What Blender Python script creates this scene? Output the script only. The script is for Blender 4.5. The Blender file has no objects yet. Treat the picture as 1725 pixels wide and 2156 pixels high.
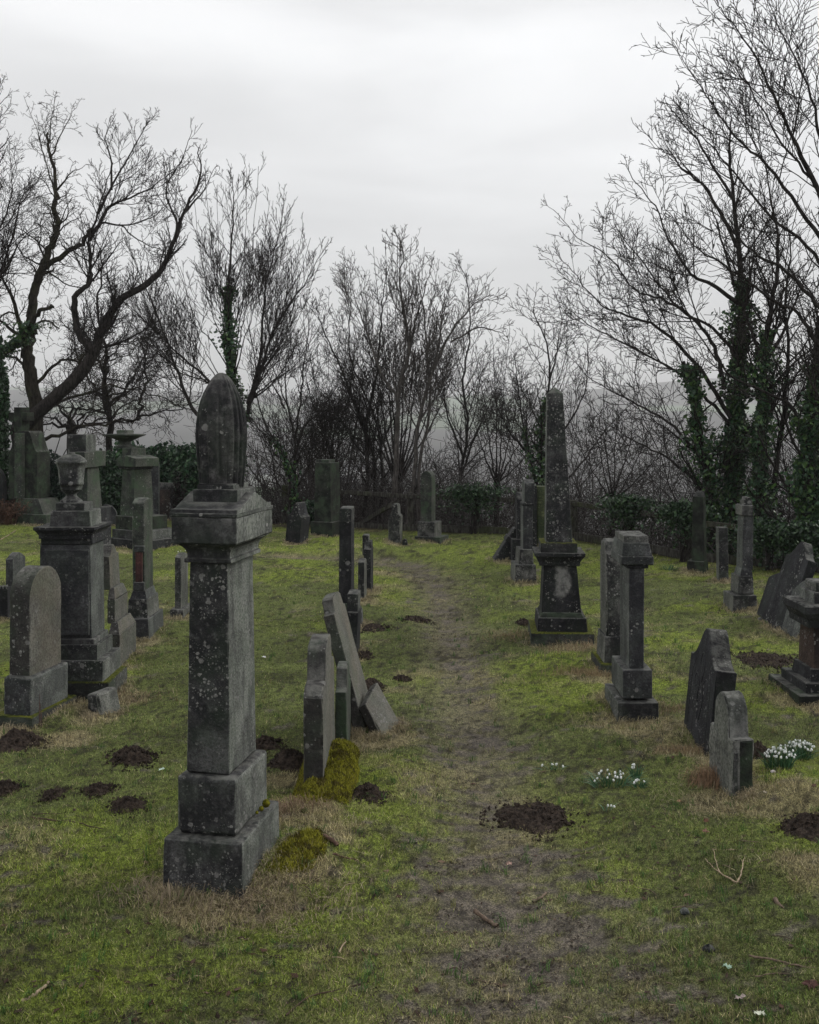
import bpy, math, random
import numpy as np
from mathutils import Vector, noise as mnoise

R = math.radians
rng = random.Random(7)
nr = np.random.default_rng(11)
SC = bpy.context.scene
COL = SC.collection

# ------------------------------------------------------------------ camera
F, HX, HY, EYE = 2300.0, 862.5, 880.0, 2.4        # picture units: 1725 wide
cam = bpy.data.cameras.new('camera'); camo = bpy.data.objects.new('camera', cam); COL.objects.link(camo)
cam.sensor_fit = 'HORIZONTAL'; cam.sensor_width = 36.0; cam.lens = F/1725*36.0
cam.shift_y = -(1078-HY)/1725; cam.clip_end = 12000; cam.clip_start = .1
camo.location = (0, 0, EYE); camo.rotation_euler = (R(90), 0, 0)
SC.camera = camo

# ------------------------------------------------------------------ light
SUN_AZ, SUN_EL = R(62), R(38)       # azimuth clockwise from the view direction
sd = Vector((math.sin(SUN_AZ)*math.cos(SUN_EL), math.cos(SUN_AZ)*math.cos(SUN_EL), math.sin(SUN_EL)))
sun = bpy.data.lights.new('sun', 'SUN'); sun.energy = 1.4; sun.angle = R(20); sun.color = (1, .97, .92)
suno = bpy.data.objects.new('sun', sun); COL.objects.link(suno)
suno.rotation_euler = (-sd).to_track_quat('-Z', 'Y').to_euler()
SC.view_settings.view_transform = 'Standard'; SC.view_settings.look = 'None'
SC.view_settings.gamma = 1; SC.view_settings.exposure = 0.0; SC.view_settings.use_curve_mapping = False
SC.cycles.max_bounces = 4; SC.cycles.diffuse_bounces = 2; SC.cycles.glossy_bounces = 1
SC.cycles.transmission_bounces = 1; SC.cycles.volume_bounces = 0; SC.cycles.transparent_max_bounces = 8
SC.cycles.caustics_reflective = False; SC.cycles.caustics_refractive = False


class NT:
    """small helper for node graphs"""
    def __init__(s, tree):
        s.t = tree; s.n = tree.nodes; s.l = tree.links
    def new(s, typ, **kw):
        n = s.n.new(typ)
        for k, v in kw.items(): setattr(n, k, v)
        return n
    def put(s, sock, v):
        if v is None: return
        if hasattr(v, 'is_linked') or isinstance(v, bpy.types.NodeSocket): s.l.new(v, sock)
        else:
            if isinstance(v, (tuple, list)) and len(v) == 3 and sock.type == 'RGBA': v = (*v, 1)
            sock.default_value = v
    def math(s, op, a, b=None, clamp=False):
        n = s.new('ShaderNodeMath', operation=op, use_clamp=clamp)
        s.put(n.inputs[0], a)
        if b is not None: s.put(n.inputs[1], b)
        return n.outputs[0]
    def noise(s, vec, scale, detail=4, rough=.55, out='Fac', dist=0):
        n = s.new('ShaderNodeTexNoise'); s.put(n.inputs['Vector'], vec)
        n.inputs['Scale'].default_value = scale; n.inputs['Detail'].default_value = detail
        n.inputs['Roughness'].default_value = rough; n.inputs['Distortion'].default_value = dist
        return n.outputs[out]
    def vor(s, vec, scale, feature='F1', out='Distance', rnd=1):
        n = s.new('ShaderNodeTexVoronoi', feature=feature); s.put(n.inputs['Vector'], vec)
        n.inputs['Scale'].default_value = scale; n.inputs['Randomness'].default_value = rnd
        return n if out is None else n.outputs[out]
    def ss(s, v, a, b, c=0., d=1.):
        n = s.new('ShaderNodeMapRange', interpolation_type='SMOOTHSTEP')
        s.put(n.inputs['Value'], v)
        n.inputs['From Min'].default_value = a; n.inputs['From Max'].default_value = b
        n.inputs['To Min'].default_value = c; n.inputs['To Max'].default_value = d
        return n.outputs['Result']
    def mix(s, f, a, b, mode='MIX'):
        n = s.new('ShaderNodeMix', data_type='RGBA', blend_type=mode)
        s.put(n.inputs[0], f); s.put(n.inputs[6], a); s.put(n.inputs[7], b)
        return n.outputs[2]
    def vmath(s, op, a, b):
        n = s.new('ShaderNodeVectorMath', operation=op); s.put(n.inputs[0], a); s.put(n.inputs[1], b)
        return n.outputs[0]
    def sep(s, v):
        n = s.new('ShaderNodeSeparateXYZ'); s.put(n.inputs[0], v); return n.outputs
    def bump(s, h, dist, strength=1., prev=None):
        n = s.new('ShaderNodeBump'); n.inputs['Strength'].default_value = strength
        n.inputs['Distance'].default_value = dist; s.put(n.inputs['Height'], h)
        if prev is not None: s.put(n.inputs['Normal'], prev)
        return n.outputs[0]

# ------------------------------------------------------------------ world: overcast sky over the Sky Texture
W = bpy.data.worlds.new('World'); SC.world = W; W.use_nodes = True
w = NT(W.node_tree); w.n.clear()
wo = w.new('ShaderNodeOutputWorld'); bg = w.new('ShaderNodeBackground'); bg.inputs['Strength'].default_value = .1
sky = w.new('ShaderNodeTexSky', sky_type='NISHITA'); sky.sun_disc = False
sky.sun_elevation = SUN_EL; sky.sun_rotation = SUN_AZ
tc = w.new('ShaderNodeTexCoord').outputs['Generated']
sx, sy, sz = w.sep(tc)
grad = w.new('ShaderNodeValToRGB'); w.put(grad.inputs[0], sz)
cr = grad.color_ramp; cr.interpolation = 'EASE'
for i, (p, v) in enumerate([(0., 6.0), (.07, 7.9), (.15, 8.4), (.24, 9.1), (.34, 9.6), (1., 11.0)]):
    e = cr.elements[i] if i < 2 else cr.elements.new(p)
    e.position = p; e.color = (v*.08, v*.0803, v*.0808, 1)
mp = w.new('ShaderNodeMapping'); w.put(mp.inputs[0], tc); mp.inputs['Scale'].default_value = (1.1, 1.1, 4.2)
mp.inputs['Location'].default_value = (.35, .1, .45)
cn = w.noise(mp.outputs[0], 1.5, 5, .5, dist=.3)
cl = w.ss(cn, .36, .64, .86, 1.08)
dt = w.new('ShaderNodeVectorMath', operation='DOT_PRODUCT'); w.put(dt.inputs[0], tc); dt.inputs[1].default_value = sd
glow = w.math('MULTIPLY', w.math('POWER', w.math('MAXIMUM', dt.outputs['Value'], 0.), 2.5), .26)
m1 = w.mix(1., grad.outputs[0], (12.5, 12.5, 12.5), 'MULTIPLY')
fac = w.math('ADD', cl, glow)
cmb = w.new('ShaderNodeCombineXYZ'); [w.put(cmb.inputs[i], fac) for i in range(3)]
m2 = w.mix(1., m1, cmb.outputs[0], 'MULTIPLY')
m3 = w.mix(.05, m2, sky.outputs[0])
w.l.new(m3, bg.inputs['Color']); w.l.new(bg.outputs[0], wo.inputs[0])

# ------------------------------------------------------------------ numpy noise
def _h(ix, iy, s):
    n = (ix.astype(np.int64)*374761393 + iy.astype(np.int64)*668265263 + s*974634777) & 0xffffffff
    n = ((n ^ (n >> 13))*1274126177) & 0xffffffff
    return ((n ^ (n >> 16)) & 0xffffff)/float(0xffffff)
def vn(x, y, s=0):
    x = np.asarray(x, float); y = np.asarray(y, float)
    ix = np.floor(x); iy = np.floor(y); fx = x-ix; fy = y-iy
    fx = fx*fx*(3-2*fx); fy = fy*fy*(3-2*fy); ix = ix.astype(np.int64); iy = iy.astype(np.int64)
    return ((_h(ix, iy, s)*(1-fx)+_h(ix+1, iy, s)*fx)*(1-fy)+(_h(ix, iy+1, s)*(1-fx)+_h(ix+1, iy+1, s)*fx)*fy)*2-1
def fbm(x, y, o=4, s=0):
    a, f, t = 1., 1., 0
    for i in range(o):
        t = t+a*vn(x*f+i*17.3, y*f-i*9.1, s+i); a *= .5; f *= 2.03
    return t/1.6
def sstep(v, a, b):
    t = np.clip((v-a)/(b-a), 0, 1); return t*t*(3-2*t)

def P(px, py, z=0.):
    """where the line of sight through a picture point meets the level z"""
    d = (EYE-z)*F/(py-HY); return ((px-HX)/F*d, d)
def PT(px, py, d): return np.array([(px-HX)/F*d, d, EYE-(py-HY)/F*d])

# ------------------------------------------------------------------ terrain
_ex = [-40, -8, -6, -.2, 2, 3.2, 4.7, 5.9, 9, 14]; _ey = [29, 27, 26, 23.4, 23., 21.8, 18.9, 17.6, 15, 13]
def edge(x): return np.interp(x, _ex, _ey)
PATH = np.array([P(*p) for p in [(1100, 2400), (1085, 2156), (1060, 1950), (1040, 1750), (1005, 1560), (965, 1420), (945, 1310), (915, 1225), (865, 1185), (700, 1172), (560, 1168)]])
PW = np.array([.85, .78, .6, .42, .36, .34, .34, .42, .4, .3, .2])
def path_d(x, y):
    best = np.full(np.shape(x), 9.)
    for i in range(len(PATH)-1):
        a, b = PATH[i], PATH[i+1]; v = b-a
        t = np.clip(((x-a[0])*v[0]+(y-a[1])*v[1])/(v@v), 0, 1)
        wd = PW[i]*(1-t)+PW[i+1]*t
        best = np.minimum(best, np.hypot(x-a[0]-t*v[0], y-a[1]-t*v[1])/wd)
    return best
MOUNDS = []      # (x, y, rx, ry, h)
DRY = []         # (x, y, r)
MOSS = []
def mound(px, py, rx, ry, h): MOUNDS.append((*P(px, py), rx, ry, h))
mound(1665, 1680, .34, .26, .10); mound(1710, 1850, .4, .35, .09); mound(660, 1840, .30, .38, .10)
mound(1290, 1560, .5, .4, .05); mound(1440, 1610, .30, .2, .07); mound(700, 1145, 1.3, .6, .1)
mound(820, 1165, .9, .5, .10); mound(800, 1215, .45, .6, .10); mound(1240, 1440, .35, .3, .06)
mound(680, 1740, .34, .4, .07); mound(560, 1870, .4, .3, .05); mound(760, 1600, .35, .5, .06)
mound(160, 1520, .5, .4, .05); mound(350, 1160, 1.2, .8, .08); mound(1600, 1290, .8, .5, .05)
mound(860, 1690, .35, .9, .06); mound(130, 2050, .9, .5, .03)
def ground(x, y):
    x = np.asarray(x, float); y = np.asarray(y, float)
    k = sstep(y, 1.5, 4.)
    z = .030*fbm(x*.45, y*.45, 2, 3)+.022*fbm(x*1.3, y*1.3, 3, 5)*k
    ms = np.zeros(np.shape(z))
    for mx, my, rx, ry, h in MOUNDS:
        q = ((x-mx)/rx)**2+((y-my)/ry)**2
        ms = ms+h*np.exp(-q*1.2)
    z = z+ms*(1+.25*vn(x*6, y*6, 31))
    pd = path_d(x, y); z = z-.05*np.exp(-pd**2*.9)
    e = y-edge(x)
    drop = np.where(e > 0, -.16*e-.0030*e*e, 0)
    drop = np.maximum(drop, -30-.0*e)
    soft = np.where(e > 0, -.7*sstep(e, .3, 3.5), 0)
    z = z+np.where(e > 0, np.maximum(drop, -30.)+soft, 0)
    far = np.hypot(x, y)
    z = z+sstep(far, 120, 500)*4*fbm(x*.006, y*.006, 4, 9)
    ridge = sstep(far, 450, 2900)*np.minimum(128, 98+42*fbm(x*.0011, y*.0011, 4, 21)+.012*x)
    z = z+np.maximum(ridge, 0)
    return z
def fine(x, y):
    pm = np.exp(-path_d(x, y)**2*.7)
    g = .012*fbm(x*7, y*7, 3, 41)+.008*np.abs(fbm(x*19, y*19, 3, 43))
    cl = .016*np.maximum(0, fbm(x*2.8+4, y*5.5, 3, 47))
    return (g+cl)*(1.7-.8*pm)
_gc = []
def gz(x, y):
    if not (-13 < x < 13 and 1 < y < 38): return float(ground(np.array([x]), np.array([y]))[0])
    if not _gc or _gc[1] != len(MOUNDS):
        a, c = np.meshgrid(np.arange(-13, 13.1, .05), np.arange(1, 38.1, .05), indexing='ij'); _gc[:] = [ground(a, c), len(MOUNDS)]
    g = _gc[0]; u, v = (x+13)/.05, (y-1)/.05; i, j = int(u), int(v); u -= i; v -= j
    return float((g[i, j]*(1-u)+g[i+1, j]*u)*(1-v)+(g[i, j+1]*(1-u)+g[i+1, j+1]*u)*v)

def gaps(x, y):
    return .55*fbm(x*13, y*19, 3, 71)+.75*fbm(x*34, y*44, 2, 73)+.35*fbm(x*1.7, y*1.7, 2, 75)
def zones(x, y):
    """mud, dry straw, bright moss weights"""
    n1 = fbm(x*1.1, y*1.1, 4, 61); n2 = fbm(x*5, y*9, 4, 63); n3 = fbm(x*.6, y*.6, 3, 65); n4 = fbm(x*3, y*3, 4, 67)
    pm = np.exp(-path_d(x, y)**2*.8)
    near = sstep(8.5-y, 0, 4)
    hf = fbm(x*11, y*20, 4, 69)
    mud = sstep(pm*.60+n1*.30+n2*.55+hf*.75+near*.14*(.2+pm)-.06, .36, .86)*.9
    mud = np.maximum(mud, sstep(n2*.6+n4*.4+hf*.5+near*.16-.02, .42, .74)*.85)
    dry = np.zeros_like(x)
    for dx, dy, r in DRY:
        q = ((x-dx)**2+(y-dy)**2)/(r*r); dry = np.maximum(dry, np.exp(-q*1.4))
    dry = sstep(dry+n4*.28+.10*n2, .38, .8)
    dry = np.maximum(dry, sstep(n3*.4+n4*.8, .18, .62)*.58)
    mos = sstep(n3*1.3+n1*.6+.10, .0, .6)
    for dx, dy, r in MOSS:
        q = ((x-dx)**2+(y-dy)**2)/(r*r); mos = np.maximum(mos, np.exp(-q*1.4)*1.1)
    mos = np.clip(mos, 0, 1)*(1-.6*mud)
    return mud, dry, mos

# ------------------------------------------------------------------ mesh helpers
def mk(name, V, Fc, mat=None, parent=None, smooth=True, kind=None, attr=None):
    me = bpy.data.meshes.new(name)
    V = np.asarray(V, np.float32); Fc = np.asarray(Fc, np.int32)
    k = Fc.shape[1]
    me.vertices.add(len(V)); me.vertices.foreach_set('co', V.ravel())
    me.loops.add(len(Fc)*k); me.loops.foreach_set('vertex_index', Fc.ravel())
    me.polygons.add(len(Fc)); me.polygons.foreach_set('loop_start', np.arange(0, len(Fc)*k, k, dtype=np.int32))
    me.polygons.foreach_set('loop_total', np.full(len(Fc), k, np.int32))
    me.polygons.foreach_set('use_smooth', np.full(len(Fc), smooth))
    if attr is not None:
        a = me.attributes.new('tint', 'FLOAT_COLOR', 'POINT')
        a.data.foreach_set('color', np.concatenate([attr, np.ones((len(attr), 1))], 1).astype(np.float32).ravel())
    me.update(calc_edges=True)
    o = bpy.data.objects.new(name, me); COL.objects.link(o)
    if mat: me.materials.append(mat)
    if parent: o.parent = parent
    if kind: o['kind'] = kind
    return o
def tag(o, label, cat, group=None):
    o['label'] = label; o['category'] = cat
    if group: o['group'] = group
    return o
def thing(name, label, cat, loc=(0, 0, 0), rot=(0, 0, 0), group=None):
    o = bpy.data.objects.new(name, None); COL.objects.link(o)
    o.location = loc; o.rotation_euler = rot; o.empty_display_size = .1
    return tag(o, label, cat, group)

class Bag:
    """collects triangle / quad soups of one arity"""
    def __init__(s, k=4): s.V = []; s.F = []; s.C = []; s.n = 0; s.k = k
    def add(s, V, Fc, C=None):
        V = np.asarray(V, np.float32)
        s.V.append(V); s.F.append(np.asarray(Fc, np.int32)+s.n); s.n += len(V)
        if C is not None: s.C.append(np.broadcast_to(np.asarray(C, np.float32), (len(V), 3)))
    def build(s, name, mat, parent=None, smooth=True, kind=None):
        if not s.V: return None
        return mk(name, np.concatenate(s.V), np.concatenate(s.F), mat, parent, smooth, kind,
                  np.concatenate(s.C) if s.C else None)

# ------------------------------------------------------------------ materials
def newmat(name):
    m = bpy.data.materials.new(name); m.use_nodes = True
    n = NT(m.node_tree); b = m.node_tree.nodes['Principled BSDF']
    return m, n, b

def stone_mat(name, base=(.11, .11, .11), dark=(.03, .03, .033), lich=.5, green=0., streak=.4, moss=0., warm=0., rough=.85, dk=0., face=.75, fcol=None):
    m, n, b = newmat(name)
    tc = n.new('ShaderNodeTexCoord').outputs['Object']
    rnd = n.new('ShaderNodeObjectInfo').outputs['Random']
    off = n.math('MULTIPLY', rnd, 37.)
    cb = n.new('ShaderNodeCombineXYZ'); [n.put(cb.inputs[i], off) for i in range(3)]
    v = n.vmath('ADD', tc, cb.outputs[0])
    cs = n.new('ShaderNodeCombineXYZ'); [n.put(cs.inputs[i], n.math('ADD', n.math('MULTIPLY', rnd, .75), .6)) for i in range(3)]
    v = n.vmath('MULTIPLY', v, cs.outputs[0])
    mp = n.new('ShaderNodeMapping'); n.put(mp.inputs[0], v); mp.inputs['Scale'].default_value = (1, 1, .16)
    nb = n.noise(v, 3.2, 6, .6); nf = n.noise(v, 70, 3, .7); nm = n.noise(v, 14, 5, .65)
    st = n.noise(mp.outputs[0], 9, 5, .6)
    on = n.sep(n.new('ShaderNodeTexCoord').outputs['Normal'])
    fx = n.math('MULTIPLY', n.ss(n.math('ABSOLUTE', on[0]), .55, .85), face)      # x-facing sides: lit-side brightness painted in, on top of paler weathering
    side_lit_col = fcol or (base[0]*1.5, base[1]*1.56, base[2]*1.42)
    soot_shade = n.math('SUBTRACT', n.ss(nb, .30, .56), n.math('MULTIPLY', fx, .75), True)  # soot blotches, thinned on x-facing sides to widen the painted light-dark contrast
    b0 = n.mix(fx, base, side_lit_col)
    c = n.mix(soot_shade, b0, dark)
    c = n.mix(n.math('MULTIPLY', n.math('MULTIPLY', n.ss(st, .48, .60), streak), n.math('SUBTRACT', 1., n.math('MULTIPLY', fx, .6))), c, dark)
    light = tuple(min(1, x*1.7+.012) for x in base)
    c = n.mix(n.math('MULTIPLY', n.ss(nm, .5, .72), .45), c, light)
    c = n.mix(n.ss(nf, .42, .62, 0, .55), c, (.014, .014, .015))
    if warm > 0: c = n.mix(n.math('MULTIPLY', n.math('MULTIPLY', n.ss(n.noise(v, 2.1, 4), .40, .66), warm), n.math('ADD', fx, .12)), c, (.16, .125, .08))
    geo = n.new('ShaderNodeNewGeometry').outputs['Normal']
    nz = n.sep(geo)[2]
    if green > 0:
        g = n.ss(n.noise(v, 4.5, 5, .6), .42, .68)
        g = n.math('MULTIPLY', g, green, True)
        c = n.mix(g, c, (.055, .085, .05))
    if name == 'bare_scoured_stone':      # a scoured pale patch on an otherwise black face
        o_ = n.vmath('ADD', tc, (-.335, 0, -.66)); o_ = n.vmath('MULTIPLY', o_, (9.5, 0, 5.))
        o_ = n.vmath('ADD', o_, n.vmath('MULTIPLY', n.vmath('ADD', n.noise(tc, 7, 5, .6, 'Color'), (-.5, -.5, -.5)), (1.9, 0, 1.9)))
        ln = n.new('ShaderNodeVectorMath', operation='LENGTH'); n.put(ln.inputs[0], o_)
        c = n.mix(n.math('MULTIPLY', n.ss(ln.outputs['Value'], .55, 1.1, 1, 0), n.ss(n.noise(tc, 16, 5, .7), .32, .6, .35, 1)), c, (.19, .187, .18))
    # lichen: pale round blotches, two sizes, in patches
    patch = n.ss(n.noise(v, 3.4, 4, .6), .46, .60)
    dv = n.vmath('ADD', v, n.vmath('MULTIPLY', n.noise(v, 30, 3, .6, 'Color'), (.03, .03, .03)))
    for sc, th, am, col in ((19, .38, 1., (.19, .185, .18)), (38, .40, 1., (.25, .245, .235)), (80, .36, .9, (.22, .22, .21))):
        vo = n.vor(dv, sc, out=None)
        rc = n.sep(vo.outputs['Color'])[0]
        rad = n.math('MULTIPLY', n.ss(rc, 1-.95*lich, 1.05-.3*lich), th)
        d = n.math('SUBTRACT', rad, vo.outputs['Distance'])
        f = n.math('MULTIPLY', n.math('MULTIPLY', n.ss(d, 0, .07), n.math('ADD', n.math('MULTIPLY', patch, .93), .07)), am*.8)
        f = n.math('MULTIPLY', f, n.ss(nf, .25, .55, .5, 1))
        c = n.mix(f, c, col)
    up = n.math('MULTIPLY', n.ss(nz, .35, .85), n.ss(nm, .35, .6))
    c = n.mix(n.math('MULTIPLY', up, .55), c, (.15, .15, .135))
    if moss > 0:
        mm = n.math('MULTIPLY', n.ss(n.math('ADD', n.math('MULTIPLY', nz, .35), n.noise(v, 5, 5, .6)),   .80-.3*moss, .92-.3*moss), 1.)
        c = n.mix(mm, c, n.mix(n.ss(n.noise(v, 45, 3), .35, .65), (.022, .032, .006), (.105, .11, .014)))
    n.l.new(c, b.inputs['Base Color'])
    b.inputs['Roughness'].default_value = rough; b.inputs['Specular IOR Level'].default_value = .12
    h = n.math('ADD', n.math('MULTIPLY', nm, .6), n.math('MULTIPLY', nf, .35))
    n.l.new(n.bump(h, .016, 1.), b.inputs['Normal'])
    return m

def tint_mat(name, rough=.8, spec=.2, back=None, var=0.):
    m, n, b = newmat(name)
    a = n.new('ShaderNodeAttribute', attribute_name='tint').outputs['Color']
    if var:
        tc = n.new('ShaderNodeTexCoord').outputs['Object']
        a = n.mix(1., a, n.mix(n.ss(n.noise(tc, 60, 3), .35, .65), (1-var,)*3, (1+var,)*3), 'MULTIPLY')
    n.l.new(a, b.inputs['Base Color']); b.inputs['Roughness'].default_value = rough
    b.inputs['Specular IOR Level'].default_value = spec
    return m

def bark_mat(name, c0=(.032, .028, .026), c1=(.085, .078, .07), green=0.):
    m, n, b = newmat(name)
    tc = n.new('ShaderNodeTexCoord').outputs['Object']
    mp = n.new('ShaderNodeMapping'); n.put(mp.inputs[0], tc); mp.inputs['Scale'].default_value = (1, 1, .3)
    a = n.noise(mp.outputs[0], 22, 5, .65); c = n.mix(n.ss(a, .35, .68), c0, c1)
    c = n.mix(n.math('MULTIPLY', n.ss(n.noise(tc, 2.5, 4), .5, .68), green), c, (.05, .06, .025))
    n.l.new(c, b.inputs['Base Color']); b.inputs['Roughness'].default_value = 1.; b.inputs['Specular IOR Level'].default_value = .03
    n.l.new(n.bump(a, .02), b.inputs['Normal'])
    return m

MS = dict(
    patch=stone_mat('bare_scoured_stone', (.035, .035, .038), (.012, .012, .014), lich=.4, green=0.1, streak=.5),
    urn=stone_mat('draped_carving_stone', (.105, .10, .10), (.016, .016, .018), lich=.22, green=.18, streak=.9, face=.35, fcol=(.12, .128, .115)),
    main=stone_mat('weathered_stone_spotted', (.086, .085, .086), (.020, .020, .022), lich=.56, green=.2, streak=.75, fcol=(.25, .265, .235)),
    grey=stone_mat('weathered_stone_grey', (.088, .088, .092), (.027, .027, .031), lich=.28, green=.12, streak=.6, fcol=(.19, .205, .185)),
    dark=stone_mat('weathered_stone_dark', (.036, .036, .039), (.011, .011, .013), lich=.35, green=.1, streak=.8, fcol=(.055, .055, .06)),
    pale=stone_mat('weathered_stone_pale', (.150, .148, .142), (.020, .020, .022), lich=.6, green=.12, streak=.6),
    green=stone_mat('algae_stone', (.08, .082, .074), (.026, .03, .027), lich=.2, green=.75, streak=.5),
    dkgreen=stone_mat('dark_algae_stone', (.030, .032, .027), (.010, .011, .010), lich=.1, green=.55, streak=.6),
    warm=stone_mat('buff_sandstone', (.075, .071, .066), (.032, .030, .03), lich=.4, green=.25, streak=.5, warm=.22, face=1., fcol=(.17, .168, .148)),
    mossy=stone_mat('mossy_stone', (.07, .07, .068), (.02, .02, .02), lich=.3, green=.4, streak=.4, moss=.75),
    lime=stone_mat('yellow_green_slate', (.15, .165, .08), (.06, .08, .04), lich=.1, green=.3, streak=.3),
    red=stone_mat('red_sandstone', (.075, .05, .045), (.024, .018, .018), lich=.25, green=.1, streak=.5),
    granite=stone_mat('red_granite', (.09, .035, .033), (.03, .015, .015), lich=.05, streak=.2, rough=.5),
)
BARK = bark_mat('bark_dark', (.014, .012, .012), (.045, .040, .037)); BARKG = bark_mat('bark_mossy', (.018, .016, .014), (.052, .045, .036), .4)
BARKL = bark_mat('bark_pale', (.04, .036, .034), (.11, .10, .094))
LEAF = tint_mat('ivy_leaf', .45, .4); GRASS = tint_mat('grass_blade', .8, .15); SOILT = tint_mat('litter', .9, .1)
WOODT = tint_mat('dead_wood', .85, .15, var=.3)

def soil_mat():
    m, n, b = newmat('molehill_soil')
    tc = n.new('ShaderNodeTexCoord').outputs['Object']
    a = n.noise(tc, 28, 6, .7); c = n.mix(n.ss(a, .35, .7), (.016, .012, .010), (.072, .054, .043))
    n.l.new(c, b.inputs['Base Color']); b.inputs['Roughness'].default_value = .95; b.inputs['Specular IOR Level'].default_value = .1
    n.l.new(n.bump(a, .04), b.inputs['Normal']); return m
SOIL = soil_mat()

def moss_mat():
    m, n, b = newmat('cushion_moss')
    tc = n.new('ShaderNodeTexCoord').outputs['Object']
    a = n.noise(tc, 40, 5, .65); c = n.mix(n.ss(a, .32, .66), (.03, .035, .004), (.20, .19, .018))
    c = n.mix(n.math('MULTIPLY', n.ss(n.noise(tc, 7, 4), .5, .68), .7), c, (.05, .035, .012))
    n.l.new(c, b.inputs['Base Color']); b.inputs['Roughness'].default_value = 1; b.inputs['Specular IOR Level'].default_value = .05
    n.l.new(n.bump(a, .03), b.inputs['Normal']); return m
MOSSM = moss_mat()

# ------------------------------------------------------------------ stone primitives
def rbox(x0, x1, y0, y1, z0, z1, tx=None, ty=None, r=.008, cell=.05, disp=.0025, chip=.008, top=None, seed=0, pinch=None):
    """block with worn round edges. tx/ty: (lo,hi) at the top. top=(axis, fn) lowers the top: fn(u in -1..1) -> 0..1 of height"""
    h = np.array([x1-x0, y1-y0, z1-z0])/2; c = np.array([x0+x1, y0+y1, z0+z1])/2
    r = min(r, .3*h.min())
    def par(hh, k):
        inner = max(1, int(round(2*(hh-r)/k)))
        inner = min(inner, 90)
        e_ = min(.004, (hh-r)*.2)
        return np.concatenate([[-hh, -hh+.3*r, -hh+r], np.linspace(-hh+r+e_, hh-r-e_, inner+1), [hh-r, hh-.3*r, hh]])
    pr = [par(h[i], cell if not (top and 'xyz'[i] == top[0]) else min(cell, h[i]/14)) for i in range(3)]
    Vs, Fs, n = [], [], 0
    for ax in range(3):
        u, v = pr[(ax+1) % 3], pr[(ax+2) % 3]
        for sg in (-1, 1):
            U, Vv = np.meshgrid(u, v, indexing='ij')
            p = np.empty((U.size, 3)); p[:, ax] = sg*h[ax]; p[:, (ax+1) % 3] = U.ravel(); p[:, (ax+2) % 3] = Vv.ravel()
            idx = np.arange(U.size).reshape(U.shape)+n
            q = np.stack([idx[:-1, :-1], idx[1:, :-1], idx[1:, 1:], idx[:-1, 1:]], -1).reshape(-1, 4)
            if sg < 0: q = q[:, ::-1]
            Vs.append(p); Fs.append(q); n += U.size
    V = np.concatenate(Vs); Fc = np.concatenate(Fs)
    key = np.round(V*1e5).astype(np.int64)
    _, first, inv = np.unique(key, axis=0, return_index=True, return_inverse=True)
    V = V[first]; Fc = inv.ravel()[Fc]
    qn = np.clip(V, -(h-r), h-r); d = V-qn; L = np.linalg.norm(d, axis=1, keepdims=True); L[L == 0] = 1
    nrm = d/L; V = qn+nrm*r
    edgem = (np.abs(d) > r*.2).sum(1) >= 2
    w = (V[:, 2]/h[2]+1)/2
    if top:
        a = 0 if top[0] == 'x' else 1
        hh = np.array([top[1](u) for u in np.clip(V[:, a]/h[a], -1, 1)])
        V[:, 2] = -h[2]+w*2*h[2]*hh
        w = (V[:, 2]/h[2]+1)/2
    V = V+c
    if tx: 
        lo, hi = x0+(tx[0]-x0)*w, x1+(tx[1]-x1)*w
        V[:, 0] = lo+(V[:, 0]-x0)/(x1-x0)*(hi-lo)
    if ty:
        lo, hi = y0+(ty[0]-y0)*w, y1+(ty[1]-y1)*w
        V[:, 1] = lo+(V[:, 1]-y0)/(y1-y0)*(hi-lo)
    if disp > 0:
        out = np.empty_like(V); so = seed*3.7
        for i, (p, m, nn) in enumerate(zip(V, edgem, nrm)):
            q = Vector((p[0]+so, p[1]-so, p[2]+so))
            dv = mnoise.noise_vector(q*9)*disp+mnoise.noise_vector(q*2.2)*disp*1.4
            if m:
                k = max(0, mnoise.noise(q*11)+.15)*chip*1.6+max(0, mnoise.noise(q*4)-.1)*chip*2
                dv = dv-Vector(nn)*k
            out[i] = (p[0]+dv[0], p[1]+dv[1], p[2]+dv[2])
        V = out
    return V, Fc

def lathe(cx, cy, prof, seg=40, fold=None, disp=.003, seed=0):
    V, Fc = [], []
    for i, (r, z) in enumerate(prof):
        for j in range(seg):
            a = 2*math.pi*j/seg; rr = r*(fold(a, i/(len(prof)-1)) if fold else 1)
            q = Vector((math.cos(a)*rr*4+seed, math.sin(a)*rr*4, z*4))
            dv = mnoise.noise(q*3)*disp
            V.append((cx+math.cos(a)*(rr+dv), cy+math.sin(a)*(rr+dv), z))
    for i in range(len(prof)-1):
        for j in range(seg):
            k = (j+1) % seg
            Fc.append((i*seg+j, i*seg+k, (i+1)*seg+k, (i+1)*seg+j))
    return np.array(V), np.array(Fc)

def arch(a=.3, sh=0.):       # round head, a = share of the height the head takes
    return lambda u: 1-a+a*math.sqrt(max(0, 1-u*u))-sh*(abs(u) > .93)
def gothic(a=.2): return lambda u: 1-a*abs(u)**1.35
def gable(a=.2): return lambda u: 1-a*abs(u)
def shoulder(a=.3, k=.6):
    def f(u):
        u = abs(u)
        return 1-.10*a*(u/k)**2-.25*a*max(0, u/k-.75)*2 if u < k else 1-a+.05*a*math.cos((u-k)*6)
    return f
def ogee(a=.3):
    def f(u):
        u = abs(u); t = min(1, u/.78)
        return 1-a*(t*t*(3-2*t))-.06*a*(u > .8)
    return f
def flat(j=.01, s=0): return lambda u: 1-j*(mnoise.noise(Vector((u*3, s, 0)))+.5)

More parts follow.
